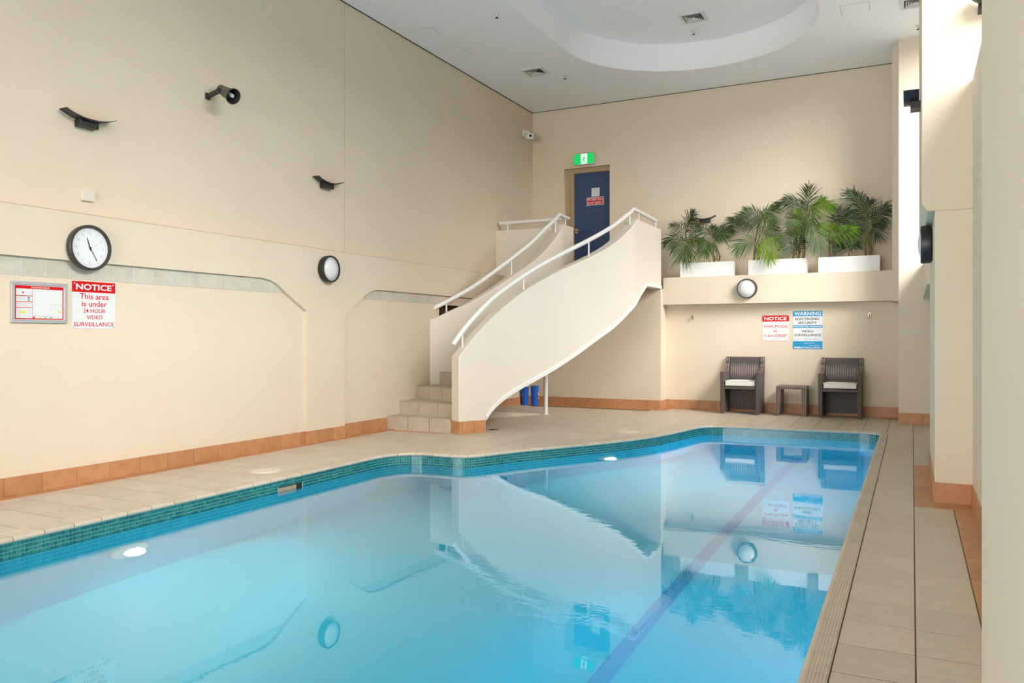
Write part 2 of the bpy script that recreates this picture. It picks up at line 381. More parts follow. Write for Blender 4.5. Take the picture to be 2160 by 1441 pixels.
for a, b_ in (((-6.21, YE, CZ - .006), (-6.195, 13.2, CZ - .001)), ((-6.21, 13.187, CZ - .006), (0.0, 13.2, CZ - .001))): m.box(*a, *b_)
struct(m, 'trim_3', 'vent_dark')                   # shadow gap round the ceiling edge
m = MB(); m.box(22, -14, 0, 22.5, 24, 6.0); struct(m, 'sky_blocker', 'outside_render')   # unseen wall added outside the windows to cut low sky light

# ------------------------------------------------------------------ pool outline
def rounded(pts):
    return pts
edge = [(-4.79, -3.2), (-4.79, 6.42), (-4.783, 6.55), (-4.755, 6.68), (-4.70, 6.78), (-4.62, 6.86), (-4.52, 6.905), (-4.40, 6.92), (-4.15, 6.925), (-4.04, 6.95), (-3.96, 7.01), (-3.90, 7.12),
        (-3.84, 7.27), (-3.76, 7.45), (-3.63, 7.70), (-3.45, 8.00), (-3.245, 8.35), (-3.06, 8.70), (-2.90, 9.05), (-2.77, 9.40), (-2.675, 9.80), (-2.61, 10.18), (-2.565, 10.45), (-2.53, 10.60), (-2.48, 10.71), (-2.40, 10.785), (-2.28, 10.82),
        (-1.9, 10.84), (-0.60, 10.93), (-0.47, 10.93), (-0.40, 10.905), (-0.365, 10.85), (-0.352, 10.76), (-0.352, -3.2)]
E = np.array(edge)
seg = np.diff(np.vstack([E, E[:1]]), axis=0); SL = np.hypot(seg[:, 0], seg[:, 1]); ARC = np.concatenate([[0], np.cumsum(SL)])
def on_edge(s):
    s = s % ARC[-1]; i = min(int(np.searchsorted(ARC, s, side='right') - 1), len(E) - 1); f = (s - ARC[i]) / SL[i]
    return E[i] + seg[i] * f
def normal_at(s, h=0.04):
    d = on_edge(s + h) - on_edge(s - h); d /= np.hypot(*d); return np.array([-d[1], d[0]])   # away from the water (outline runs clockwise)
def in_pool(p):
    x, y = p; c = False; j = len(E) - 1
    for i in range(len(E)):
        if (E[i][1] > y) != (E[j][1] > y) and x < (E[j][0] - E[i][0]) * (y - E[i][1]) / (E[j][1] - E[i][1]) + E[i][0]: c = not c
        j = i
    return c
def nearest(p):
    best = (1e9, 0)
    for i in range(len(E)):
        d = seg[i]; f = max(0, min(1, np.dot(p - E[i], d) / np.dot(d, d))); q = E[i] + d * f; r = np.hypot(*(p - q))
        if r < best[0]: best = (r, ARC[i] + f * SL[i])
    return best
SC = ARC[1]                                        # arc position where the left edge starts to bend
SR = ARC[32]                                       # ... and where the straight right edge begins
OUT = lambda s, o: on_edge(s) + normal_at(s) * o

# deck: grout bed, then tiles as pieces of their own
inner = [tuple(OUT(s, 0.03)) for s in np.linspace(0, ARC[33], 260)]
m = fill([[(-6.3, YE), (1.0, YE), (1.0, 13.3), (-6.3, 13.3)], inner], -0.0028, 'floor')
floor = struct(m, 'floor', 'grout')
PITCH = 0.2934
def clip(poly, q, nr):
    out = []
    for i in range(len(poly)):
        a = poly[i]; b = poly[(i + 1) % len(poly)]; da = np.dot(a - q, nr); db = np.dot(b - q, nr)
        if da >= 0: out.append(a)
        if (da > 0) != (db > 0) and abs(da - db) > 1e-9: out.append(a + (b - a) * (da / (da - db)))
    return out
tiles = []
xs = [0.012 - PITCH * k for k in range(0, 22)]
ys = [3.655 + PITCH * k for k in range(-10, 34)]
def cell(x0, x1, y0, y1, mat, trim=True):
    if x1 - x0 < .02 or y1 - y0 < .02: return
    g, h = .003, .0044
    poly = [np.array(p) for p in ((x0 + g, y0 + h), (x1 - g, y0 + h), (x1 - g, y1 - h), (x0 + g, y1 - h))]
    if trim:
        c = np.array([(x0 + x1) / 2, (y0 + y1) / 2]); d, s = nearest(c)
        if in_pool(c) and d > .24: return
        if d < .33:
            nr = normal_at(s); poly = clip(poly, on_edge(s) + nr * .06, nr)
            if len(poly) < 3: return
    tiles.append((poly, mat))
XL, XR = -5.945, 0.384
for j in range(len(ys) - 1):
    y0, y1 = ys[j], ys[j + 1]
    if y1 > 13.03: y1 = 13.03
    if y0 < 0.4 or y0 > 12.98: continue
    for k in range(len(xs) - 1):
        x1, x0 = xs[k], max(xs[k + 1], XL)
        if x1 <= XL: break
        if y0 > 12.45 and x1 < -3.7: continue
        if k == 0 and y1 < 10.9: x0 = -0.262
        if x1 < -5.0 and 8.43 < y0 < 8.46 and False: continue
        cell(x0, x1, y0, y1, 'deck_tile')
    # strip beside the right wall: cream, terracotta next to the piers
    if y0 < 6.2: cell(.012, .257, y0, y1, 'deck_tile', False); cell(.257, XR, y0, y1, 'terracotta', False)
    elif y0 < 8.2: cell(.012, .147 if y0 > 6.4 else XR, y0, y1, 'terracotta', False)
    elif y0 < 12.0: cell(.012, .40, y0, min(y1, 12.15), 'deck_tile', False)
    if y0 < 8.3: cell(-6.07, XL, y0, min(y1, 8.47), 'terracotta', False)
cell(-6.07, -5.15, 8.36, 8.46, 'terracotta', False)
for k in range(8): cell(-6.05 + PITCH * k, min(-6.05 + PITCH * (k + 1), -3.60), 12.62, 12.72, 'terracotta', False)
cell(-3.67, -3.56, 12.62, 13.04, 'terracotta', False); cell(-0.42, -0.17, 12.72, 13.04, 'terracotta', False)
def area2(poly):
    P = np.array(poly); return 0.5 * abs(np.dot(P[:, 0], np.roll(P[:, 1], 1)) - np.dot(P[:, 1], np.roll(P[:, 0], 1)))
def tile_faces(mb, poly, mi=0, zt=0.0):
    P = [np.array(p) for p in poly]
    if sum(P[i][0] * P[(i + 1) % len(P)][1] - P[(i + 1) % len(P)][0] * P[i][1] for i in range(len(P))) < 0: P = P[::-1]
    n = len(P); c = sum(P) / n; ins = [p + (c - p) * min(.008, .5) for p in P]
    mb.add([(*p, zt - .012) for p in P] + [(*p, zt - .0008) for p in P] + [(*p, zt) for p in ins],
           [(i, (i + 1) % n, n + (i + 1) % n, n + i) for i in range(n)] + [(n + i, n + (i + 1) % n, 2 * n + (i + 1) % n, 2 * n + i) for i in range(n)] + [tuple(2 * n + i for i in range(n))], mi)
def seen(p):                                        # rough size in the picture, for choosing the largest
    c = sum(np.array(q) for q in p[0]) / len(p[0]); d = -c[0] * math.sin(TH) + c[1] * math.cos(TH)
    return area2(p[0]) / max(d, 1.2) ** 3
tiles = [t for t in tiles if area2(t[0]) > 4e-4]
deck = sorted([t for t in tiles if t[1] == 'deck_tile'], key=seen, reverse=True)
terra = [t for t in tiles if t[1] != 'deck_tile']
rest = MB(); shared = {}
for i, (poly, mat) in enumerate(deck):
    if i >= 296: tile_faces(rest, poly); continue
    c = sum(poly) / len(poly); key = tuple(np.round(np.array([p - c for p in poly]).ravel(), 4))
    if key not in shared: q = MB(); tile_faces(q, [p - c for p in poly]); shared[key] = q.mesh('deck_tile', mat)
    child('deck_tile', shared[key], floor, (c[0], c[1], 0))
if rest.f: rest.build('deck_tiles_beyond', 'deck_tile', floor, kind='stuff')
for poly, mat in terra:
    q = MB(); tile_faces(q, poly, 0, 0.0004); q.build('border_tile', 'terracotta', floor)
# the low wedge of raised floor under the stair
q = MB()
P0, P1, P2, P3 = (-5.083, 11.228, .003), (-5.79, 9.80, .15), (-6.07, 9.80, .15), (-6.07, 12.70, .004)
q.add([P0, P1, P2, P3, (P0[0], P0[1], -.01), (P1[0], P1[1], -.01), (P2[0], P2[1], -.01)], [(0, 2, 1), (0, 3, 2), (4, 0, 1, 5), (5, 1, 2, 6)])
q.build('raised_floor', 'deck_tile', floor, fix=True)

# coping: bull-nosed edge tiles, ribbed along the right side
def coping(s0, s1, w_, ribbed, n):
    prof = [(0.004, -.030), (-.006, -.020), (-.007, -.010), (-.002, -.001), (.010, .004)]
    if ribbed:
        for k in range(6):
            a = .020 + k * .0125; prof += [(a, .004), (a + .0018, .0022), (a + .0044, .0022), (a + .006, .004)]
    prof += [(w_ - .002, .004), (w_, .001), (w_, -.02)]
    q = MB(); k = len(prof); vs = []
    for s in np.linspace(s0, s1, n):
        p = on_edge(s); nr = normal_at(s, .10)
        vs += [(*(p + nr * o), z) for o, z in prof]
    fs = [(i * k + j, i * k + j + 1, (i + 1) * k + j + 1, (i + 1) * k + j) for i in range(n - 1) for j in range(k - 1)]
    fs += [tuple(range(k)), tuple((n - 1) * k + j for j in range(k))[::-1]]
    q.add(vs, fs); return q
s = 3.2 + 0.6 - .017
while s < ARC[33]:
    right = s >= SR - .02; L = 0.1985 if right else .1936
    s1 = min(s + L, ARC[33])
    if not right and s1 > SR: s1 = SR
    y = on_edge(s)[1]
    if y > 0.4: coping(s + .0026, s1 - .0026, .088 if right else .172, right, 2 if (s1 < SC or right) else 4).build('coping_tile', 'coping_tile', floor)
    s = s1 if s1 > s + .01 else s + L

# pool shell, waterline mosaic, water
ss = np.concatenate([np.linspace(0, SC, 3), np.linspace(SC, SR, 320)[1:], np.linspace(SR, ARC[33], 3)[1:]])
def wallstrip(o, z0, z1, q):
    P = [OUT(s_, o) for s_ in ss]; n = len(P)
    q.add([(*p, z0) for p in P] + [(*p, z1) for p in P], [(i, i + 1, n + i + 1, n + i) for i in range(n - 1)]); return q
q = wallstrip(.018, -1.3, -.15, MB()); fl = fill([[tuple(OUT(s_, .018)) for s_ in ss]], -1.3, 'f'); q.add(fl.v, fl.f)
P = [OUT(0, .018), OUT(ARC[33], .018)]; q.add([(*P[0], -1.3), (*P[1], -1.3), (*P[1], 0), (*P[0], 0)], [(0, 1, 2, 3)])
pool = struct(q, 'pool_basin', 'pool_paint')
wallstrip(.0085, -.160, .0, MB()).build('tile_backing', 'mosaic_grout', pool)
mos = MB(); PT = .0256; S0, S1 = 3.2 + 0.4, ARC[33] - 3.6
WEIR = (5.142 + 3.2, 5.436 + 3.2)                   # skimmer mouth in the left wall
for k in range(int((S1 - S0) / PT)):
    a = S0 + k * PT; b_ = a + PT - .0028; pa, pb = OUT(a, .006), OUT(b_, .006); na = normal_at(a)
    for r_ in range(5):
        z1 = -.030 - r_ * PT; z0 = z1 - PT + .0028
        if r_ >= 2 and WEIR[0] - .01 < a < WEIR[1]: continue
        qa, qb = pa + na * .009, pb + na * .009
        mos.add([(*pa, z0), (*pb, z0), (*pb, z1), (*pa, z1), (*qa, z0), (*qb, z0), (*qb, z1), (*qa, z1)],
                [(0, 1, 2, 3), (3, 2, 6, 7), (1, 5, 6, 2), (0, 3, 7, 4)], random.choice([0, 0, 0, 1, 1, 2, 2, 3]))
mos.build('mosaic_tiles', ['mosaic_0', 'mosaic_1', 'mosaic_2', 'mosaic_3'], pool, kind='stuff')
q = MB(); q.box(-1.375, -3, -1.299, -1.275, 10.4, -1.296)
q.v = [(x + .030 * (y - 8.5), y, z) for x, y, z in q.v]; q.build('lane_line', 'lane_tile', pool)
q = fill([[tuple(OUT(s_, .008)) for s_ in ss]], -.12, 'w'); 
water = q.build('pool_water', 'pool_water'); water['label'] = 'still clear blue water filling the indoor pool'; water['category'] = 'water'
# skimmer mouth in the mosaic of the left wall
y0, y1 = 5.142, 5.436
t = thing('skimmer_mouth', 'rectangular skimmer opening cut into the teal tile band of the pool', 'skimmer', (-4.79, y0, -.085))
MB().box(-4.803, y0, -.20, -4.7975, y1 - .075, -.083).build('throat_plate', 'throat_tan', t)
q = MB(); q.box(-4.803, y1 - .075, -.20, -4.798, y1, -.082); q.box(-4.803, y0, -.087, -4.7965, y1, -.080); q.build('throat', 'drain_black', t)

# underwater lamps
def pool_lamp(c, axis, label, energy=110, col=(.85, .95, 1)):
    c = Vector(c); a = Vector(axis).normalized(); t = thing('pool_light', label, 'light', c, 'underwater lights in the pool walls')
    MB().lathe(c, a, [(.145, -.01), (.145, .012), (.135, .022), (.055, .028)], 36).build('rim', 'white_paint', t, smooth=40)
    MB().lathe(c, a, [(.055, .028), (.035, .034), (.0005, .036)], 36).build('bulb_lens', 'pool_lamp', t, smooth=60)
    l = bpy.data.lights.new('pool_light_beam', 'SPOT'); l.energy = energy; l.spot_size = 3.1; l.spot_blend = .25; l.color = col; l.shadow_soft_size = .07
    o = bpy.data.objects.new('pool_light_beam', l); COL.objects.link(o); o.parent = t; o.location = a * .06
    o.rotation_euler = (a + Vector((0, 0, -.25))).to_track_quat('-Z', 'Y').to_euler()
pool_lamp((-4.80, 3.70, -.69), (1, 0, 0), 'round white pool lamp glowing below the waterline at the near left')
pool_lamp((-3.125, 8.63, -.53), (.88, -.47, 0), 'small bright pool lamp under the curved edge below the stair')
pool_lamp((-.345, 9.5, -.50), (-1, 0, 0), 'round pool lamp on the right pool wall near its far end', 330, (.22, .62, 1))
pool_lamp((-.345, 4.2, -.50), (-1, 0, 0), 'added unseen pool lamp on the right pool wall at the near end', 200, (.30, .70, 1))  # lamp added out of view to brighten the near pool and turn it bluer
# skirting tiles
def skirt(parent, p, q_, z1, start=0, first=None):
    p = np.array(p, float); q_ = np.array(q_, float); d = q_ - p; L = np.hypot(*d); e = d / L; nr = np.array([e[1], -e[0]]) * .011
    cuts = [0.0]; a = start if start > 0.03 else start + PITCH
    while a < L - .01: cuts.append(a); a += PITCH
    cuts.append(L)
    for a, b_ in zip(cuts[:-1], cuts[1:]):
        A = p + e * (a + .0012); B = p + e * (b_ - .0012); k = MB()
        k.prism([(*A, 0), (*B, 0), (*(B + nr), 0), (*(A + nr), 0)], (0, 0, z1)); k.build('skirting_tile', 'terracotta', parent, bevel=.0015)
base_l = MB().box(-6.07, 7.0, 0, -6.062, 7.02, .12); base_l = struct(base_l, 'baseboard_left', 'terracotta')
skirt(base_l, (-6.07, 0.4), (-6.07, 6.914), .14, .275)
skirt(base_l, (-6.07, 6.914), (-6.03, 6.914), .14); skirt(base_l, (-6.03, 6.914), (-6.03, 7.57), .14, .15); skirt(base_l, (-6.07, 7.57), (-6.07, 8.46), .155, .29)
skirt(base_l, (-6.07, 10.72), (-6.07, 12.71), .155, .1)
base_b = struct(MB().box(-6.0, 12.712, 0, -5.9, 12.72, .1), 'baseboard_back', 'terracotta')
skirt(base_b, (-6.07, 12.72), (-3.67, 12.72), .155, .12); skirt(base_b, (-3.67, 12.72), (-3.67, 13.04), .155); skirt(base_b, (-3.67, 13.04), (-.168, 13.04), .155, .24)
base_r = struct(MB().box(.15, 7.0, 0, .158, 7.02, .1), 'baseboard_right', 'terracotta')
skirt(base_r, (-.168, 12.156), (.6, 12.156), .155, .29); skirt(base_r, (.147, 8.35), (.147, 6.53), .145, .1); skirt(base_r, (.147, 6.53), (.384, 6.53), .145); skirt(base_r, (.384, 6.53), (.384, 2.45), .145, .2)

# ------------------------------------------------------------------ the curved stair
def curve(p0, p1, p2, end, n=60, k=12):
    a = bez(p0, p1, p2, n); return np.array(a + [tuple(np.array(p2) + (np.array(end) - np.array(p2)) * f) for f in np.linspace(0, 1, k)[1:]])
def arcs(c): return np.concatenate([[0], np.cumsum(np.hypot(*np.diff(c, axis=0).T))])
def shift(c, o):
    t_ = np.gradient(c, axis=0); t_ /= np.hypot(t_[:, 0], t_[:, 1])[:, None]; return c + np.stack([-t_[:, 1], t_[:, 0]], 1) * o
def at(c, s):
    a = arcs(c); return np.array([np.interp(s, a, c[:, 0]), np.interp(s, a, c[:, 1])])
def cubic(tab, s):
    X = [p[0] for p in tab]; Y = [p[1] for p in tab]; n = len(X)
    if s <= X[0]: return Y[0]
    if s >= X[-1]: return Y[-1]
    i = max(j for j in range(n - 1) if X[j] <= s)
    g = lambda j: (Y[min(j + 1, n - 1)] - Y[max(j - 1, 0)]) / (X[min(j + 1, n - 1)] - X[max(j - 1, 0)])
    h = X[i + 1] - X[i]; t_ = (s - X[i]) / h
    return (2 * t_**3 - 3 * t_**2 + 1) * Y[i] + (t_**3 - 2 * t_**2 + t_) * h * g(i) + (-2 * t_**3 + 3 * t_**2) * Y[i + 1] + (t_**3 - t_**2) * h * g(i + 1)
O = curve((-4.964, 8.432), (-3.948, 10.264), (-3.67, 11.38), (-3.67, 12.75)); OI = shift(O, .185)
I = curve((-6.07, 9.51), (-5.054, 10.81), (-4.87, 11.45), (-4.87, 11.9)); IB = shift(I, .18)
aO, aI = arcs(O), arcs(I)
TOP_O = [(0, .945), (.125, 1.09), (.269, 1.24), (.529, 1.468), (.801, 1.665), (1.081, 1.835), (1.367, 1.980), (1.675, 2.112), (1.998, 2.234), (2.339, 2.368), (2.717, 2.545), (3.05, 2.755), (3.33, 2.955)]
BOT_O = [(.39, .148), (.48, .255), (.666, .391), (.933, .522), (1.367, .697), (1.831, .905), (2.339, 1.16), (2.717, 1.343), (3.134, 1.601), (3.477, 1.816), (3.80, 1.985)]
TOP_I = [(0, 1.44), (.106, 1.475), (.305, 1.562), (.635, 1.705), (1.012, 1.915), (1.31, 2.100), (1.615, 2.290), (1.874, 2.480), (2.123, 2.725), (2.32, 2.955)]
RAIL_O = [(-.03, 1.10), (.104, 1.265), (.278, 1.444), (.586, 1.705), (1.04, 1.99), (1.431, 2.195), (1.847, 2.385), (2.232, 2.550), (2.734, 2.785), (3.089, 2.985), (3.36, 3.125)]
RAIL_I = [(.06, 1.585), (.448, 1.785), (.717, 1.935), (1.057, 2.165), (1.347, 2.370), (1.692, 2.620), (1.972, 2.86), (2.30, 3.115)]
stair = thing('staircase', 'cream curved staircase with solid side walls rising to the landing door', 'staircase', (-5.15, 8.45, 0))
def swept(outer, inner_, arc, top, bot, name):
    q = MB(); n = len(outer); vs = []
    for i in range(n):
        for P, z in ((outer[i], bot(arc[i])), (outer[i], top(arc[i])), (inner_[i], top(arc[i])), (inner_[i], bot(arc[i]))): vs.append((*P, z))
    fs = [(i * 4 + j, i * 4 + (j + 1) % 4, (i + 1) * 4 + (j + 1) % 4, (i + 1) * 4 + j) for i in range(n - 1) for j in range(4)]
    fs += [(0, 1, 2, 3), tuple((n - 1) * 4 + j for j in (3, 2, 1, 0))]
    q.add(vs, fs); return q.build(name, 'stair_paint', stair, smooth=35, fix=True, bevel=.010)
def dense(c, extra):
    a = arcs(c); s_ = sorted(set(np.round(np.concatenate([np.linspace(0, a[-1], 90), extra]), 4)))
    return np.array([at(c, x) for x in s_]), s_
Od, sO = dense(O, [.384, .39, 3.33, 3.80]); OId = shift(Od, .185)
outer = swept(Od, OId, sO, lambda s_: cubic(TOP_O, s_), lambda s_: 0.0 if s_ < .387 else cubic(BOT_O, s_), 'outer_wall')
Id, sI = dense(I, [2.32]); IBd = Id + (shift(Id, 1.0) - Id) * np.interp(sI, [0, .25, .8], [.045, .07, .18])[:, None]
# steps
RISE = .175
sR = [0, .10, .27, .5] + [.5 + 2.73 * k / 8 for k in range(1, 10)]
sL = [None, None, None, .15] + [.15 + 2.16 * k / 8 for k in range(1, 10)]
LL = [np.array(p) for p in ((-6.07, 8.49), (-6.07, 8.773), (-6.07, 9.18))] + [at(I, x) for x in sL[3:]]
RR = [at(OI, x) for x in sR]
inner = swept(Id, IBd, sI, lambda s_: cubic(TOP_I, s_), lambda s_: max(0.0, -.42 + RISE * np.interp(s_, [.15, 2.31], [3, 11.6])), 'inner_wall')
for k in range(12):
    a, b_, c, d = LL[k], RR[k], RR[k + 1], LL[k + 1]; z1 = RISE * (k + 1); z0 = 0 if k < 3 else z1 - .30
    q = MB(); q.prism([(*a, z0), (*b_, z0), (*c, z0), (*d, z0)], (0, 0, z1 - z0 - .008)); st = q.build('step', 'grout', stair)
    # riser and tread tiles
    e = (b_ - a); L = np.hypot(*e); e /= L; nr = np.array([e[1], -e[0]]); nt_ = max(1, int(round(L / .3)))
    for j in range(nt_):
        A = a + e * (L * j / nt_ + .003); B = a + e * (L * (j + 1) / nt_ - .003); t_ = MB()
        t_.prism([(*(A + nr * .001), max(z0, z1 - RISE)), (*(B + nr * .001), max(z0, z1 - RISE)), (*(B + nr * .001), z1 - .010), (*(A + nr * .001), z1 - .010)], (*(nr * .008), 0))
        t_.build('riser_tile', 'step_tile', st)
        f0, f1 = j / nt_, (j + 1) / nt_
        C = d + (c - d) * f1; D = d + (c - d) * f0; t_ = MB()
        t_.prism([(*(a + e * (L * f0 + .003) + nr * .012), z1 - .008), (*(a + e * (L * f1 - .003) + nr * .012), z1 - .008), (*(C - e * .0015), z1 - .008), (*(D + e * .0015), z1 - .008)], (0, 0, .008))
        t_.build('tread_tile', 'step_tile', st)
# landing, its balustrade, the soffit under the flight, white bead along the lower edge
q = MB(); lp = [tuple(at(OI, s_)) for s_ in np.linspace(3.23, aO[-1], 8)]
q.prism([(-6.2, 11.8, 1.985), (-4.9, 11.8, 1.985), (*LL[12], 1.985)] + [(*p, 1.985) for p in lp] + [(lp[-1][0], 13.3, 1.985), (-6.2, 13.3, 1.985)], (0, 0, .115)); q.build('landing', 'step_tile', stair)
q = MB(); q.box(-6.21, 11.75, 1.90, -5.02, 11.90, 2.963); q.build('balustrade', 'stair_paint', stair, bevel=.008)
q = MB(); n = 24; vs = []
for f in np.linspace(0, 1, n):
    so = .39 + (3.80 - .39) * f; si = max(0, 2.31 * (f - .08) / .84); si = min(si, 2.4)
    vs += [(*at(OI, so), cubic(BOT_O, so) + .01), (*at(I, si), cubic(BOT_O, so) + .01)]
q.add(vs, [(2 * i, 2 * i + 1, 2 * i + 3, 2 * i + 2) for i in range(n - 1)]); q.build('soffit', 'stair_paint', stair)
Ox = shift(Od, -.012)
vs = []; kk = [i for i, s_ in enumerate(sO) if s_ >= .389]
for i in kk:
    z = cubic(BOT_O, sO[i])
    vs += [(*Od[i], z - .004), (*Ox[i], z - .004), (*Ox[i], z + .045), (*Od[i], z + .055)]
q = MB(); q.add(vs, [(i * 4 + j, i * 4 + (j + 1) % 4, (i + 1) * 4 + (j + 1) % 4, (i + 1) * 4 + j) for i in range(len(kk) - 1) for j in range(4)])
q.build('edge_bead', 'white_paint', stair, smooth=40, fix=True)
# terracotta foot of the outer wall
def foot(A, B, nr):
    A, B, nr = (np.array(v) for v in (A, B, nr)); k = MB(); k.prism([(*A, 0), (*B, 0), (*(B + nr * .009), 0), (*(A + nr * .009), 0)], (0, 0, .155)); k.build('foot_tile', 'terracotta', stair, bevel=.0015)
e = (O[0] - OI[0]); e /= np.hypot(*e); nf = np.array([e[1], -e[0]])
foot(OI[0], O[0], nf)
for s0, s1 in ((0.001, .045), (.048, .208), (.211, .386)):
    A, B = at(O, s0), at(O, s1); d = (B - A) / np.hypot(*(B - A)); foot(A, B, (d[1], -d[0]))
# handrails
def handrail(c, tab, s0, s_end, zend, posts, topf, group):
    Cm = shift(c, .09); a = arcs(Cm); pts = []
    for s_ in list(np.arange(s0, tab[-1][0], .07)) + [tab[-1][0]]:
        p = at(Cm, s_) if s_ >= 0 else Cm[0] + (Cm[0] - Cm[3]) / np.hypot(*(Cm[3] - Cm[0])) * -s_
        pts.append((*p, cubic(tab, s_)))
    pts.append((*at(Cm, s_end), zend))
    r_ = MB().tube(pts, .031, 14).build('handrail', 'rail_paint', stair, smooth=50)
    for s_ in posts:
        p = at(Cm, s_); zr = cubic(tab, s_) if s_ < tab[-1][0] else np.interp(s_, [tab[-1][0], s_end], [pts[-2][2], zend])
        MB().tube([(*p, topf(s_) - .02), (*p, zr - .01)], .0125, 8).build('post', 'rail_paint', r_, smooth=50)
handrail(O, RAIL_O, -.03, 4.59, 3.10, [.104, 1.049, 2.239, 3.19, 3.62, 4.53], lambda s_: cubic(TOP_O, s_), 'o')
handrail(I, RAIL_I, .06, 2.74, 3.105, [.09, .28, 1.341, 2.19, 2.56], lambda s_: cubic(TOP_I, s_), 'i')
r_ = MB().tube([(-6.17, 11.82, 3.09), (-4.99, 11.82, 3.09)], .031, 14).build('handrail', 'rail_paint', stair, smooth=50)
for x in (-6.02, -5.12): MB().tube([(x, 11.82, 2.95), (x, 11.82, 3.08)], .0125, 8).build('post', 'rail_paint', r_, smooth=50)
t = thing('support_post', 'slim grey steel post propping the stair from the deck', 'post', (-5.054, 11.218, 0))
MB().tube([(-5.054, 11.218, 0), (-5.054, 11.218, .92)], .033, 16).build('shaft', 'rail_paint', t, smooth=50)
MB().lathe((-5.054, 11.218, 0), (0, 0, 1), [(.055, 0), (.055, .006), (.034, .012)], 20).build('base_flange', 'rail_paint', t, smooth=40)

# doors
m = MB()
for x0, x1 in ((-5.583, -5.425), (-4.738, -4.722)): m.box(x0, 13.27, 2.1, x1, 13.36, 4.205)
m.box(-5.4248, 13.27, 4.1185, -4.7382, 13.36, 4.205); m.box(-5.47, 13.255, 2.1, -5.432, 13.268, 4.165); m.box(-5.432, 13.255, 4.13, -4.74, 13.268, 4.165)
d1 = struct(m, 'door_1', 'door_frame_paint')
leaf = MB().box(-5.425, 13.30, 2.105, -4.738, 13.345, 4.118).build('door_leaf', 'door_blue', d1)
q = MB(); q.box(-5.41, 13.288, 3.05, -5.35, 13.30, 3.13); q.tube([(-5.38, 13.29, 3.088), (-5.38, 13.245, 3.088), (-5.28, 13.243, 3.092)], .012, 10); q.build('lever_handle', 'steel', d1, smooth=40)
MB().box(-5.115, 13.294, 3.372, -4.97, 13.3005, 3.392).build('slot', 'vent_dark', d1)
pl = Plane((-5.186, 13.2995, 3.535), (1, 0, 0), (0, -1, 0)); W_, H_ = .322, .140
q = MB(); pl.rect(q, 0, 0, W_, H_, 0, .003, 0); pl.rect(q, .008, .008, W_ - .008, H_ - .008, .003, .0036, 1)
text(q, pl, 'FIRE SAFETY DOOR', .018, .080, W_ - .018, .122, .0042, .01, 0); text(q, pl, 'DO NOT OBSTRUCT', .018, .020, W_ - .018, .062, .0042, .01, 0)
q.build('safety_plate', ['print_white', 'red_print'], d1, label='red plate reading fire safety door do not obstruct')
pl = Plane((-5.096, 13.2995, 3.69), (1, 0, 0), (0, -1, 0)); q = MB(); pl.rect(q, 0, 0, .152, .150, 0, .003, 0)
for k in range(7):
    if k != 2: pl.rect(q, .015 + .01 * (k % 2), .125 - k * .017, .137 - .012 * (k % 3), .131 - k * .017, .003, .0034, 1)
q.build('notice_plate', ['paper_white', 'print_grey'], d1, label='small white plate of fine print')
m = MB(); m.box(-6.25, 9.75, 0, -6.19, 10.7, 1.66); d2 = struct(m, 'door_2', 'brown_door')
q = MB(); q.tube([(-6.19, 9.86, 1.52), (-6.12, 9.86, 1.52)], .012, 10); q.lathe((-6.13, 9.86, 1.52), (1, 0, 0), [(.012, 0), (.03, .012), (.03, .03), (.001, .04)], 16); q.build('door_knob', 'black_plastic', d2, smooth=50)

# exit sign over the door
t = thing('exit_sign', 'lit green running man exit sign above the blue door', 'sign', (-5.16, YB, 4.22))
pl = Plane((-5.375, YB, 4.232), (1, 0, 0), (0, -1, 0)); W_, H_, c = .40, .205, .028
octo = lambda g, k: [pl.p(a, b, k) for a, b in ((c, g), (W_ - c, g), (W_ - g, c), (W_ - g, H_ - c), (W_ - c, H_ - g), (c, H_ - g), (g, H_ - c), (g, c))]
MB().prism(octo(0, 0), (0, -.075, 0)).build('housing', 'aluminium', t, bevel=.006)
q = MB(); q.prism(octo(.012, .0755), (0, -.003, 0), 0)
pl.rect(q, .145, .016, .262, H_ - .016, .0785, .0792, 1)
def limb(pts, wd):
    for (a0, b0), (a1, b1) in zip(pts[:-1], pts[1:]):
        d = Vector((a1 - a0, b1 - b0)); nn = Vector((-d.y, d.x)).normalized() * wd / 2
        q.prism([pl.p(a0 + nn.x, b0 + nn.y, .0794), pl.p(a1 + nn.x, b1 + nn.y, .0794), pl.p(a1 - nn.x, b1 - nn.y, .0794), pl.p(a0 - nn.x, b0 - nn.y, .0794)], (0, -.0006, 0), 0)
limb([(.207, .135), (.197, .085)], .024); limb([(.197, .09), (.222, .06), (.226, .022)], .014); limb([(.197, .09), (.180, .052), (.152, .050)], .014)
limb([(.204, .132), (.178, .122), (.168, .095)], .010); limb([(.208, .132), (.226, .110), (.250, .118)], .010)
q.prism([pl.p(.216 + .013 * math.cos(k), .160 + .013 * math.sin(k), .0794) for k in np.linspace(0, 2 * math.pi, 15)[:-1]], (0, -.0006, 0), 0)
q.build('lit_panel', ['exit_green', 'exit_white'], t)

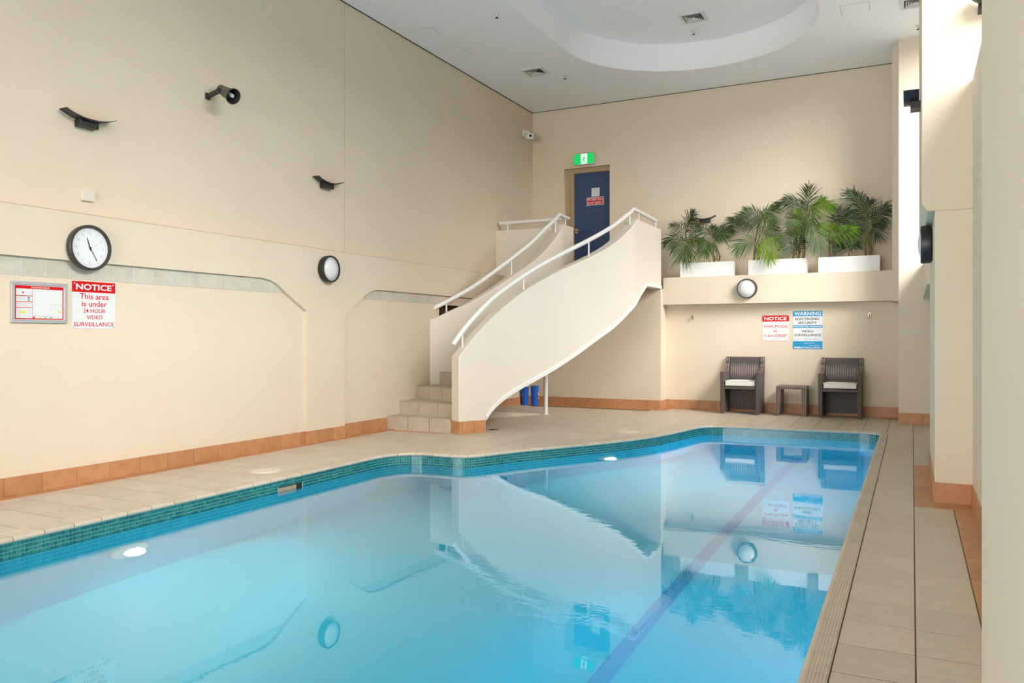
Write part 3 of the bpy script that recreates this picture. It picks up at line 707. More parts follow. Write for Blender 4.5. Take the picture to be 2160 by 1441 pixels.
# ------------------------------------------------------------------ wall furniture
def bulkhead(c, n_, r_, label):
    c = Vector(c); t = thing('bulkhead_light', label, 'light', c, 'round black rimmed wall lights')
    k = r_ / .155
    MB().lathe(c, n_, [(.130 * k, 0), (.152 * k, .012), (.155 * k, .075), (.150 * k, .085), (.138 * k, .085), (.136 * k, .070)], 48, cap0=True).build('rim', 'black_plastic', t, smooth=35)
    MB().lathe(c, n_, [(.137 * k, .070), (.132 * k, .074), (.112 * k, .078)], 48).build('lens_ring', 'lens_ring', t, smooth=35)
    MB().lathe(c, n_, [(.112 * k, .076), (.10 * k, .088), (.07 * k, .098), (.035 * k, .104), (.0005, .106)], 48).build('frosted_lens', 'frosted_lens', t, smooth=60)
bulkhead((-6.03, 7.235, 1.975), (1, 0, 0), .155, 'round black rimmed light on the left wall between the two arches')
bulkhead((-2.312, 12.85, 1.952), (0, -1, 0), .155, 'round black rimmed light on the ledge below the middle planter')
bulkhead((.147, 7.32, 1.950), (-1, 0, 0), .155, 'black round light seen edge on, on the pier at right')

def sconce(c, n_, a_, label, L=.225, dep=.11):
    """curved up-light blade: a_ runs along the wall, n_ out of it"""
    c = Vector(c); n_ = Vector(n_); a_ = Vector(a_); up = Vector((0, 0, 1))
    t = thing('wall_sconce', label, 'wall lamp', c, 'curved black up lights on the walls'); q = MB(); vs = []; K = 18
    for i in range(K + 1):
        f = -1 + 2 * i / K; z = .055 * f * f; th = .012 * (1 - .75 * abs(f)) + .002
        for d, zz in ((.012, z), (dep, z), (dep, z + th), (.012, z + th)): vs.append(c + a_ * (f * L) + n_ * d + up * zz)
    fs = [(i * 4 + j, i * 4 + (j + 1) % 4, (i + 1) * 4 + (j + 1) % 4, (i + 1) * 4 + j) for i in range(K) for j in range(4)] + [(0, 1, 2, 3), (K * 4 + 3, K * 4 + 2, K * 4 + 1, K * 4)]
    q.add(vs, fs).build('blade', 'black_plastic', t, smooth=40, fix=True)
    q = MB(); q.prism([c - a_ * .085 + up * -.05, c + a_ * .085 + up * -.05, c + a_ * .085 + up * .006, c - a_ * .085 + up * .006], n_ * .075); q.build('mount', 'black_plastic', t, bevel=.003)
sconce((-6.21, 4.36, 2.995), (1, 0, 0), (0, 1, 0), 'curved black sconce high on the left wall, above the white box')
sconce((-6.21, 7.42, 2.995), (1, 0, 0), (0, 1, 0), 'curved black sconce on the left wall beside the vertical joint')
sconce((-3.05, YB, 3.125), (0, -1, 0), (1, 0, 0), 'curved black sconce on the back wall above the left planter', .18)
sconce((.062, 7.35, 3.115), (-1, 0, 0), (0, 1, 0), 'black sconce on the pier side at right, seen end on', .225, .125)
sconce((.50, 6.53, 3.53), (0, -1, 0), (1, 0, 0), 'black sconce at the top right edge inside the window reveal', .12)

# horn loudspeaker
F = Vector((-5.885, 5.69, 3.53)); ax = Vector((.85, -.13, -.45)).normalized()
t = thing('horn_speaker', 'grey horn loudspeaker on a bracket high on the left wall', 'loudspeaker', (-6.21, 5.70, 3.59))
MB().lathe(F - ax * .235, ax, [(.0005, 0), (.040, .0), (.046, .012), (.046, .085), (.050, .090)], 28).build('driver', 'horn_grey', t, smooth=40)
MB().lathe(F - ax * .235, ax, [(.048, .088), (.054, .100), (.056, .15), (.062, .195), (.073, .225), (.079, .232), (.079, .238), (.074, .238)], 36).build('bell', 'horn_grey', t, smooth=40)
MB().lathe(F - ax * .235, ax, [(.074, .238), (.066, .215), (.054, .17), (.048, .13), (.0005, .12)], 36).build('bell_lining', 'horn_inside', t, smooth=50)
MB().lathe(F - ax * .235, ax, [(.019, .12), (.019, .222), (.016, .228), (.0005, .229)], 20).build('phase_plug', 'lens_ring', t, smooth=40)
q = MB(); pv = F - ax * .16
q.box(-6.21, 5.64, 3.535, -6.20, 5.70, 3.60)
q.prism([(-6.20, 5.65, 3.55), (-6.20, 5.69, 3.55), (pv.x, pv.y - .03, pv.z - .02), (pv.x, pv.y - .075, pv.z - .02)], (0, 0, .035))
q.tube([(pv.x, pv.y - .06, pv.z), (pv.x, pv.y + .05, pv.z)], .012, 10); q.build('bracket', 'horn_inside', t, bevel=.002)
MB().tube([tuple(F - ax * .235), (-6.17, 5.70, 3.66), (-6.21, 5.69, 3.645)], .004, 6).build('cable', 'print_grey', t)

# camera in the corner
t = thing('security_camera', 'small white box security camera in the corner under the ceiling', 'camera', (-6.21, 12.83, 4.84))
MB().box(-6.21, 12.78, 4.77, -6.195, 12.88, 4.90).build('wall_plate', 'white_paint', t, bevel=.004)
q = MB(); q.tube([(-6.20, 12.83, 4.85), (-6.10, 12.80, 4.85), (-6.07, 12.78, 4.80)], .024, 12); q.build('arm', 'white_paint', t, smooth=50)
c = Vector((-6.05, 12.72, 4.74)); d = Vector((.62, -.75, -.2)).normalized(); s_ = d.cross(Vector((0, 0, 1))).normalized(); u_ = s_.cross(d)
cor = lambda a, b, k: c + s_ * a + u_ * b + d * k
MB().prism([cor(-.06, -.05, -.09), cor(.06, -.05, -.09), cor(.06, .05, -.09), cor(-.06, .05, -.09)], d * .18).build('body', 'white_paint', t, bevel=.008)
q = MB(); q.prism([cor(-.052, -.042, .091), cor(.052, -.042, .091), cor(.052, .042, .091), cor(-.052, .042, .091)], d * .004); q.build('front_plate', 'paper_white', t, bevel=.002)
MB().lathe(cor(.0, .008, .094), d, [(.024, 0), (.022, .008), (.0005, .012)], 20).build('lens', 'drain_black', t, smooth=50)

t = thing('wall_box', 'blank white plastic box on the left wall above the clock', 'switch box', (-6.21, 4.40, 2.385))
MB().box(-6.21, 4.335, 2.34, -6.196, 4.435, 2.43).build('back_plate', 'white_paint', t)
MB().box(-6.196, 4.33, 2.338, -6.178, 4.44, 2.432).build('cover', 'box_cream', t, bevel=.004)

# wall clock
c = Vector((-6.03, 4.262, 1.923)); t = thing('wall_clock', 'large round wall clock with dark rim and white face', 'clock', c)
MB().lathe(c, (1, 0, 0), [(.170, 0), (.184, .006), (.186, .048), (.180, .056), (.166, .056), (.162, .034)], 64, cap0=True).build('rim', 'dark_bronze', t, smooth=35)
MB().lathe(c, (1, 0, 0), [(.163, .032), (.0005, .032)], 64).build('face', 'clock_face', t)
pl = Plane(c, (0, 1, 0), (1, 0, 0)); q = MB()
for h in range(1, 13):
    a = math.pi / 2 - h * math.pi / 6; x, z = .118 * math.cos(a), .118 * math.sin(a); ww = .011 if h < 10 else .020
    text(q, pl, str(h), x - ww / 1.6, z - .011, x + ww / 1.6, z + .011, .0326, .004, 0, True)
for k in range(60):
    a = k * math.pi / 30; r0, r1, ww = (.139, .150, .0012) if k % 5 else (.139, .155, .0018)
    e = Vector((math.cos(a), math.sin(a))); f = Vector((-e.y, e.x)) * ww / 2
    q.add([pl.p(e.x * r0 - f.x, e.y * r0 - f.y, .0326), pl.p(e.x * r1 - f.x, e.y * r1 - f.y, .0326), pl.p(e.x * r1 + f.x, e.y * r1 + f.y, .0326), pl.p(e.x * r0 + f.x, e.y * r0 + f.y, .0326)], [(0, 1, 2, 3)])
R0, R1 = .1415, .1425; q.add([pl.p(R * math.cos(k * math.pi / 36), R * math.sin(k * math.pi / 36), .0325) for R in (R0, R1) for k in range(72)], [(k, (k + 1) % 72, 72 + (k + 1) % 72, 72 + k) for k in range(72)])
q.build('dial_print', 'print_grey', t)
def hand(name, deg, L, tail, wd, hgt, mat):
    a = math.radians(90 - deg); e = Vector((math.cos(a), math.sin(a))); f = Vector((-e.y, e.x)) * wd / 2; q = MB()
    q.prism([pl.p(-e.x * tail - f.x, -e.y * tail - f.y, hgt), pl.p(e.x * L - f.x * .6, e.y * L - f.y * .6, hgt), pl.p(e.x * L + f.x * .6, e.y * L + f.y * .6, hgt), pl.p(-e.x * tail + f.x, -e.y * tail + f.y, hgt)], (.002, 0, 0)); q.build(name, mat, t)
hand('hour_hand', 342, .083, .022, .008, .036, 'print_black'); hand('minute_hand', 150, .118, .022, .006, .040, 'print_black'); hand('second_hand', 62, .10, .02, .0015, .043, 'print_grey')
MB().lathe(c + Vector((.034, 0, 0)), (1, 0, 0), [(.007, 0), (.007, .012), (.0005, .013)], 16).build('hub', 'print_black', t, smooth=40)

# signs
def board(name, label, o, r, n_, W, H, cat='sign'):
    t = thing(name, label, cat, o); pl = Plane(o, r, n_); return t, pl
def screws(t, pl, pts, mat='print_grey'):
    for a, b in pts: MB().lathe(pl.p(a, b, .004), pl.n, [(.006, 0), (.005, .003), (.0005, .0035)], 12).build('screw', mat, t, smooth=40)
BL = ((0, 1, 0), (1, 0, 0)); BB = ((1, 0, 0), (0, -1, 0))
W, H = .390, .388
t, pl = board('notice_sign', 'red and white notice sign on 24 hour video surveillance beside the clock', (-6.07, 4.154, 1.264), *BL, W, H)
q = MB(); pl.rect(q, 0, 0, W, H, 0, .004); q.build('panel', 'paper_white', t)
q = MB(); pl.rect(q, 0, H - .088, W, H, .004, .0048); q.build('header', 'red_print', t)
q = MB(); text(q, pl, 'NOTICE', .034, H - .069, W - .034, H - .020, .0052, .025); q.build('heading', 'print_white', t)
q = MB()
for s_, a0, a1, b0, b1 in (('This area', .068, .330, .243, .290), ('is under', .086, .312, .183, .229), ('24 HOUR', .100, .300, .132, .165), ('VIDEO', .126, .274, .080, .112), ('SURVEILLANCE', .016, W - .012, .020, .055)):
    text(MB(), pl, s_, a0, b0, a1, b1, .0046, .009).build('lettering', 'red_print', t)
screws(t, pl, ((.022, H - .018), (W - .022, H - .018)), 'print_white'); screws(t, pl, ((.012, .014), (W - .012, .014)))

W, H = .402, .398
t, pl = board('depth_sign', 'red and white notice sign giving the pool depth, above the side table', (-2.118, 13.04, 1.133), *BB, W, H)
q = MB(); pl.rect(q, 0, 0, W, H, 0, .004); q.build('panel', 'paper_white', t)
q = MB(); pl.rect(q, 0, H - .096, W, H, .004, .0048); q.build('header', 'red_print', t)
q = MB(); text(q, pl, 'NOTICE', .032, H - .077, W - .034, H - .022, .0054, .025); q.build('heading', 'print_white', t)
q = MB()
for s_, a0, a1, b0, b1 in (('THIS POOL', .016, W - .016, .205, .245), ('IS', .176, .226, .135, .172), ('1.2m DEEP', .036, W - .030, .062, .102)): text(MB(), pl, s_, a0, b0, a1, b1, .0046, .009).build('lettering', 'red_print', t)
screws(t, pl, ((.016, H - .016), (W - .016, H - .016)), 'print_white'); screws(t, pl, ((.014, .018), (W - .014, .018)))

W, H = .428, .590
t, pl = board('warning_sign', 'blue and white electronic security warning sign on the back wall', (-1.656, 13.04, 1.006), *BB, W, H)
q = MB(); pl.rect(q, 0, 0, W, H, 0, .004); q.build('panel', 'paper_white', t)
q = MB(); pl.rect(q, 0, H - .082, W, H, .004, .0048); pl.rect(q, 0, .327, W, .370, .004, .0048); pl.rect(q, 0, 0, W, .122, .004, .0048); q.build('blue_bands', 'blue_print', t)
q = MB(); text(q, pl, 'WARNING', .018, H - .068, W - .022, H - .014, .0054, .02); text(q, pl, 'PROTECTED PREMISES', .012, .337, W - .014, .360, .0054, .012)
text(q, pl, 'better access', .17, .085, .31, .101, .0054, .004); text(q, pl, 'better control', .235, .052, .375, .068, .0054, .004); text(q, pl, 'bells', .022, .010, .115, .042, .0054, .03); text(q, pl, 'access.com.au', .118, .010, .395, .036, .0054, 0)
q.build('heading', 'print_white', t)
for s_, a0, a1, b0, b1 in (('ELECTRONIC', .036, W - .042, .447, .484), ('SECURITY', .075, W - .080, .388, .424), ('VIDEO', .122, .300, .257, .291), ('SURVEILLANCE', .018, W - .020, .199, .234)): text(MB(), pl, s_, a0, b0, a1, b1, .0046, .018).build('lettering', 'print_black', t)
q = MB(); text(q, pl, 'Call - 1300 4 BELLS', .022, .135, W - .022, .163, .0046, .004); q.build('phone_line', 'pale_blue_print', t)

W, H = .445, .318
t, pl = board('evacuation_diagram', 'silver framed evacuation diagram on the left wall, left of the notice', (-6.07, 3.662, 1.305), *BL, W, H, 'framed plan')
q = MB(); pl.rect(q, .004, .004, W - .004, H - .004, 0, .010); q.build('backing', 'paper_white', t)
for a0, b0, a1, b1 in ((0, 0, W, .026), (0, H - .026, W, H), (0, .026, .026, H - .026), (W - .026, .026, W, H - .026)):
    q = MB(); pl.rect(q, a0, b0, a1, b1, 0, .020); q.build('frame_side', 'aluminium', t, bevel=.003)
q = MB(); z0, z1 = .0102, .0108; A0, B0, A1, B1 = .030, .028, W - .030, H - .032
for a0, b0, a1, b1 in ((A0, B1 - .024, A1, B1), (A0, B0, A1, B0 + .008), (A0, B0 + .0082, A0 + .008, B1 - .0242), (A1 - .008, B0 + .0082, A1, B1 - .0242), (A0 + .0082, .205, .1633, .210), (A0 + .0082, .158, .1633, .163), (A0 + .0082, .113, .1633, .118), (.1635, B0 + .0082, .1655, B1 - .0242)): pl.rect(q, a0, b0, a1, b1, z0, z1)
pl.rect(q, .085, .226, .098, .238, z0, z1); pl.rect(q, .170, .036, .184, .048, z0, z1); q.build('red_bands', 'red_print', t)
q = MB(); text(q, pl, 'EVACUATION  DIAGRAM', .155, B1 - .018, .300, B1 - .007, .0112, .01); q.build('heading', 'print_white', t)
q = MB()
for k in range(4): pl.rect(q, .045, .180 + k * .0055, .115 - .008 * (k % 2), .1815 + k * .0055, z0, z1)
for k in range(4): pl.rect(q, .045, .130 + k * .0058, .155 - .01 * (k % 3), .1315 + k * .0058, z0, z1)
pl.rect(q, .045, .231, .082, .2325, z0, z1); pl.rect(q, .104, .231, .155, .2325, z0, z1); pl.rect(q, .168, .056, .35, .0575, z0, z1); pl.rect(q, .168, .062, .23, .0635, z0, z1); pl.rect(q, .165, .050, A1 - .01, .0512, z0, z1)
for a in (.050, .062, .135, .147): pl.rect(q, a, .040, a + .0012, .108, z0, z1)
for b in (.052, .058, .092, .070): pl.rect(q, .050, b, .148, b + .0012, z0, z1)
for a0, b0, a1, b1 in ((.310, .105, .400, .1065), (.310, .145, .400, .1465), (.310, .105, .3115, .145), (.398, .105, .3995, .165), (.33, .125, .40, .1262), (.345, .125, .3462, .145), (.365, .125, .3662, .145), (.315, .115, .335, .1162)): pl.rect(q, a0, b0, a1, b1, z0, z1)
q.build('plan_lines', 'print_grey', t)
q = MB(); pl.rect(q, .065, .072, .112, .090, z0, z1); pl.rect(q, .368, .083, .396, .096, z0, z1); pl.rect(q, .285, .118, .292, .126, z0, z1); pl.rect(q, .218, .036, .232, .049, z0, z1); q.build('yellow_marks', 'print_yellow', t)
q = MB(); pl.rect(q, .125, .168, .146, .180, z0, z1); pl.rect(q, .305, .038, .322, .047, z0, z1); pl.rect(q, .262, .037, .272, .048, z0, z1); q.build('green_marks', 'print_green', t)
q = MB(); pl.rect(q, .127, .186, .144, .198, z0, z1); q.build('purple_mark', 'print_purple', t)
# coat hooks
for x, lab in ((-3.224, 'small steel coat hook on the back wall, left of both signs'), (-.572, 'small steel coat hook on the back wall above the right chair')):
    t = thing('coat_hook', lab, 'hook', (x, 13.04, 1.52), 'coat hooks in the recess')
    q = MB(); q.prism([(x + .020 * math.cos(k), 13.04, 1.522 + .042 * math.sin(k)) for k in np.linspace(0, 2 * math.pi, 21)[:-1]], (0, -.008, 0)); q.build('plate', 'steel', t, bevel=.002)
    MB().tube([(x, 13.034, 1.545), (x, 13.0, 1.53), (x, 12.985, 1.505), (x, 12.99, 1.488), (x, 13.01, 1.485)], [.008, .009, .009, .010, .012], 10).build('hook', 'steel', t, smooth=50)

# ------------------------------------------------------------------ ceiling fittings
def vent(x, y, z, label):
    t = thing('ceiling_vent', label, 'vent', (x, y, z), 'square air vents'); h = .17
    for x0, y0, x1, y1 in ((-h, -h, h, -h + .04), (-h, h - .04, h, h), (-h, -h + .04, -h + .04, h - .04), (h - .04, -h + .04, h, h - .04)):
        MB().box(x + x0, y + y0, z - .018, x + x1, y + y1, z).build('frame_side', 'vent_white', t)
    MB().box(x - h + .04, y - h + .04, z - .003, x + h - .04, y + h - .04, z - .001).build('duct', 'vent_dark', t)
    for k, r in enumerate((.112, .086, .060, .034)):
        q = MB(); c_ = [(-r, -r), (r, -r), (r, r), (-r, r)]; r2 = r - .016; d_ = [(-r2, -r2), (r2, -r2), (r2, r2), (-r2, r2)]
        q.add([(x + a, y + b, z - .022) for a, b in c_] + [(x + a, y + b, z - .006) for a, b in d_], [(i, (i + 1) % 4, 4 + (i + 1) % 4, 4 + i) for i in range(4)]); q.build('louvre', 'vent_white', t)
    MB().box(x - .02, y - .02, z - .020, x + .02, y + .02, z - .016).build('centre_plate', 'vent_white', t)
vent(-5.19, 11.13, CZ, 'square white air vent in the low ceiling near the far left corner')
vent(-2.76, 11.19, 5.71, 'square white air vent inside the raised ceiling coffer')
vent(.04, 10.90, CZ, 'square white air vent at the ceiling edge by the right pier')
def sprinkler(x, y, z, label):
    t = thing('sprinkler', label, 'sprinkler', (x, y, z), 'ceiling sprinklers')
    MB().lathe((x, y, z), (0, 0, -1), [(.035, 0), (.032, .008), (.012, .012), (.010, .035), (.014, .038), (.0005, .042)], 16).build('body', 'vent_white', t, smooth=40)
    MB().lathe((x, y, z - .042), (0, 0, -1), [(.0005, .010), (.022, .010), (.022, .013), (.0005, .014)], 12).build('deflector', 'vent_dark', t)
sprinkler(-4.70, 8.93, CZ, 'small sprinkler head in the ceiling left of the coffer'); sprinkler(-4.86, 11.52, CZ, 'small sprinkler head beside the far left ceiling vent')
sprinkler(-2.88, 11.70, 5.71, 'small sprinkler head inside the coffer below its vent'); sprinkler(.07, 11.75, CZ, 'small sprinkler head by the right pier at the ceiling')
for x0, y0, x1, y1, lab in ((-6.0, 8.92, -5.69, 9.20, 'flush ceiling access panel nearest along the left wall'), (-6.0, 9.72, -5.70, 10.06, 'flush ceiling access panel farther along the left wall'), (-.795, 10.64, -.475, 10.93, 'flush ceiling access panel right of the coffer')):
    t = thing('access_panel', lab, 'access panel', (x0, y0, CZ), 'flush access panels in the ceiling')
    MB().box(x0, y0, CZ - .004, x1, y1, CZ - .0005).build('hatch', 'ceiling_paint', t, bevel=.002)
    q = MB(); g = .006
    for a in ((x0 - g, y0 - g, x1 + g, y0), (x0 - g, y1, x1 + g, y1 + g), (x0 - g, y0, x0, y1), (x1, y0, x1 + g, y1)): q.box(a[0], a[1], CZ - .0012, a[2], a[3], CZ - .0004)
    q.build('joint', 'print_grey', t)

# ------------------------------------------------------------------ things on the deck
def lid(x, y, r, label):
    t = thing('skimmer_cover', label, 'lid', (x, y, 0), 'round skimmer covers in the deck')
    MB().lathe((x, y, 0), (0, 0, 1), [(r, 0), (r, .004), (r - .012, .007), (r - .014, .004)], 40).build('ring', 'lid_plastic', t, smooth=40)
    MB().lathe((x, y, 0), (0, 0, 1), [(r - .016, .003), (r - .018, .008), (.0005, .010)], 40).build('plate', 'lid_plastic', t, smooth=40)
    for a in (.4, 2.5, 4.6): MB().lathe((x + .6 * r * math.cos(a), y + .6 * r * math.sin(a), .0085), (0, 0, 1), [(.010, 0), (.008, .002), (.0005, .002)], 10).build('screw', 'print_grey', t)
lid(-5.155, 5.36, .135, 'round cream skimmer cover in the near left deck'); lid(-3.195, 9.62, .145, 'round tan skimmer cover in the deck before the recess')
t = thing('floor_drain', 'small black round drain in the deck at the foot of the stair', 'drain', (-4.80, 9.04, 0))
MB().lathe((-4.80, 9.04, 0), (0, 0, 1), [(.062, 0), (.062, .003), (.050, .004), (.0005, .002)], 28).build('grate', 'drain_black', t)
MB().lathe((-4.80, 9.04, 0), (0, 0, 1), [(.068, 0), (.066, .004), (.062, .004)], 28).build('ring', 'steel', t)
def bucket(x, y, r0, r1, h, label, handle):
    z = .012; t = thing('bucket', label, 'bucket', (x, y, z), 'blue buckets under the stair')
    MB().lathe((x, y, z), (0, 0, 1), [(r0, 0), (r1, h), (r1 - .004, h), (r0 - .006, .006), (.0005, .006)], 32, cap0=True).build('body', 'bucket_blue', t, smooth=40)
    MB().lathe((x, y, z), (0, 0, 1), [(r1, h - .03), (r1 + .006, h - .028), (r1 + .006, h), (r1 - .002, h + .003)], 32).build('rim', 'bucket_blue', t, smooth=40)
    for k in (.35, .6): MB().lathe((x, y, z), (0, 0, 1), [(r0 + (r1 - r0) * k, h * k - .004), (r0 + (r1 - r0) * k + .004, h * k), (r0 + (r1 - r0) * k, h * k + .004)], 32).build('rib', 'bucket_blue', t)
    q = MB(); hx = x + handle * (r1 + .004); q.tube([(hx - handle * .01, y - .02, z + h * .62), (hx + handle * .016, y - .02, z + h * .55), (hx + handle * .02, y - .02, z + h * .42), (hx - handle * .008, y - .02, z + h * .36)], .013, 8); q.build('grip', 'handle_yellow', t, smooth=50)
bucket(-5.99, 12.42, .058, .068, .31, 'blue plastic bucket under the stair, the left and more hidden one', -1)
bucket(-5.83, 12.48, .058, .070, .33, 'blue plastic bucket with yellow grip under the stair, the right one', 1)

# wicker chairs and side table
def wicker_chair(cx, cy, label):
    t = thing('wicker_armchair', label, 'chair', (cx, cy, 0), 'grey wicker armchairs against the recess wall'); HW, TH_ = .295, .058
    side = [(0, .012), (.125, .012), (.14, .035), (.36, .035), (.375, .012), (.455, .012), (.475, .40), (.515, .880), (.455, .880), (.432, .79), (.40, .715), (.35, .675), (.29, .662), (0, .655)]
    for s_ in (-1, 1):
        x = cx + s_ * HW; q = MB(); q.prism([(x, cy + a, b) for a, b in side], (-s_ * TH_, 0, 0)); q.build('side_panel', 'wicker', t, bevel=.010)
        for a in (.03, .43): MB().lathe((x - s_ * .029, cy + a, 0), (0, 0, 1), [(.014, 0), (.014, .013)], 12, cap1=True).build('foot_glide', 'steel', t)
    xi = HW - TH_
    q = MB(); q.prism([(cx - xi, cy + .415, .40), (cx - xi, cy + .455, .40), (cx - xi, cy + .510, .878), (cx - xi, cy + .470, .878)], (2 * xi, 0, 0)); q.build('backrest', 'wicker', t, bevel=.008)
    MB().box(cx - xi, cy + .03, .385, cx + xi, cy + .43, .430).build('seat_frame', 'wicker', t, bevel=.006)
    MB().box(cx - xi, cy + .425, .045, cx + xi, cy + .450, .40).build('lower_back_panel', 'wicker', t)
    return t
def cushion(cx, cy, label):
    t = thing('seat_cushion', label, 'cushion', (cx, cy + .02, .430), 'cream cushions on the armchairs'); x0, x1, y0, y1, z0, z1 = cx - .230, cx + .230, cy + .022, cy + .405, .431, .522
    bm = bmesh.new(); bmesh.ops.create_grid(bm, x_segments=14, y_segments=12, size=1)
    vs = []; q = MB(); K = 16; J = 12
    for lay in (0, 1):
        for j in range(J + 1):
            for i in range(K + 1):
                u, v = -1 + 2 * i / K, -1 + 2 * j / J; e = (1 - abs(u) ** 6) * (1 - abs(v) ** 6); px = math.copysign(abs(u) ** .9, u)
                z = z0 + (z1 - z0) * (.5 + (1 if lay else -1) * (.36 + .14 * e)); ins = 1 - .02 * (1 - e)
                vs.append(((x0 + x1) / 2 + (x1 - x0) / 2 * px * ins, (y0 + y1) / 2 + (y1 - y0) / 2 * v * ins, z))
    bm.free(); M_ = (K + 1) * (J + 1); fs = []
    for j in range(J):
        for i in range(K):
            a = j * (K + 1) + i; fs.append((a + M_, a + 1 + M_, a + K + 2 + M_, a + K + 1 + M_)); fs.append((a, a + K + 1, a + K + 2, a + 1))
    ring = [i for i in range(K + 1)] + [(j + 1) * (K + 1) - 1 for j in range(1, J + 1)] + [J * (K + 1) + i for i in range(K - 1, -1, -1)] + [j * (K + 1) for j in range(J - 1, 0, -1)]
    fs += [(ring[k], ring[(k + 1) % len(ring)], ring[(k + 1) % len(ring)] + M_, ring[k] + M_) for k in range(len(ring))]
    q.add(vs, fs).build('cover', 'cushion_cloth', t, smooth=60, bevel=.012)
    for lay in (0, 1): MB().tube([vs[i + lay * M_] for i in ring + [ring[0]]], .0042, 6).build('piping', 'cushion_cloth', t, smooth=60)
wicker_chair(-2.372, 12.515, 'brown grey wicker armchair left of the side table'); cushion(-2.372, 12.515, 'cream seat cushion on the left wicker armchair')
wicker_chair(-.945, 12.515, 'dark grey wicker armchair right of the side table'); cushion(-.945, 12.515, 'cream seat cushion on the right wicker armchair')
t = thing('wicker_side_table', 'low grey wicker side table between the two armchairs', 'table', (-1.63, 12.60, 0))
MB().box(-1.842, 12.575, .405, -1.412, 12.955, .452).build('tabletop', 'wicker', t, bevel=.008)
for x0, x1 in ((-1.842, -1.785), (-1.469, -1.412)):
    q = MB(); sgn = 1 if x0 < -1.6 else -1; xo = x0 if sgn > 0 else x1
    q.prism([(xo, 12.575, .012), (xo + sgn * .048, 12.575, .012), (xo + sgn * .066, 12.575, .405), (xo, 12.575, .405)], (0, .38, 0)); q.build('leg_panel', 'wicker', t, bevel=.008)
    for y in (12.60, 12.93): MB().lathe((xo + sgn * .026, y, 0), (0, 0, 1), [(.013, 0), (.013, .013)], 12, cap1=True).build('foot_glide', 'steel', t)

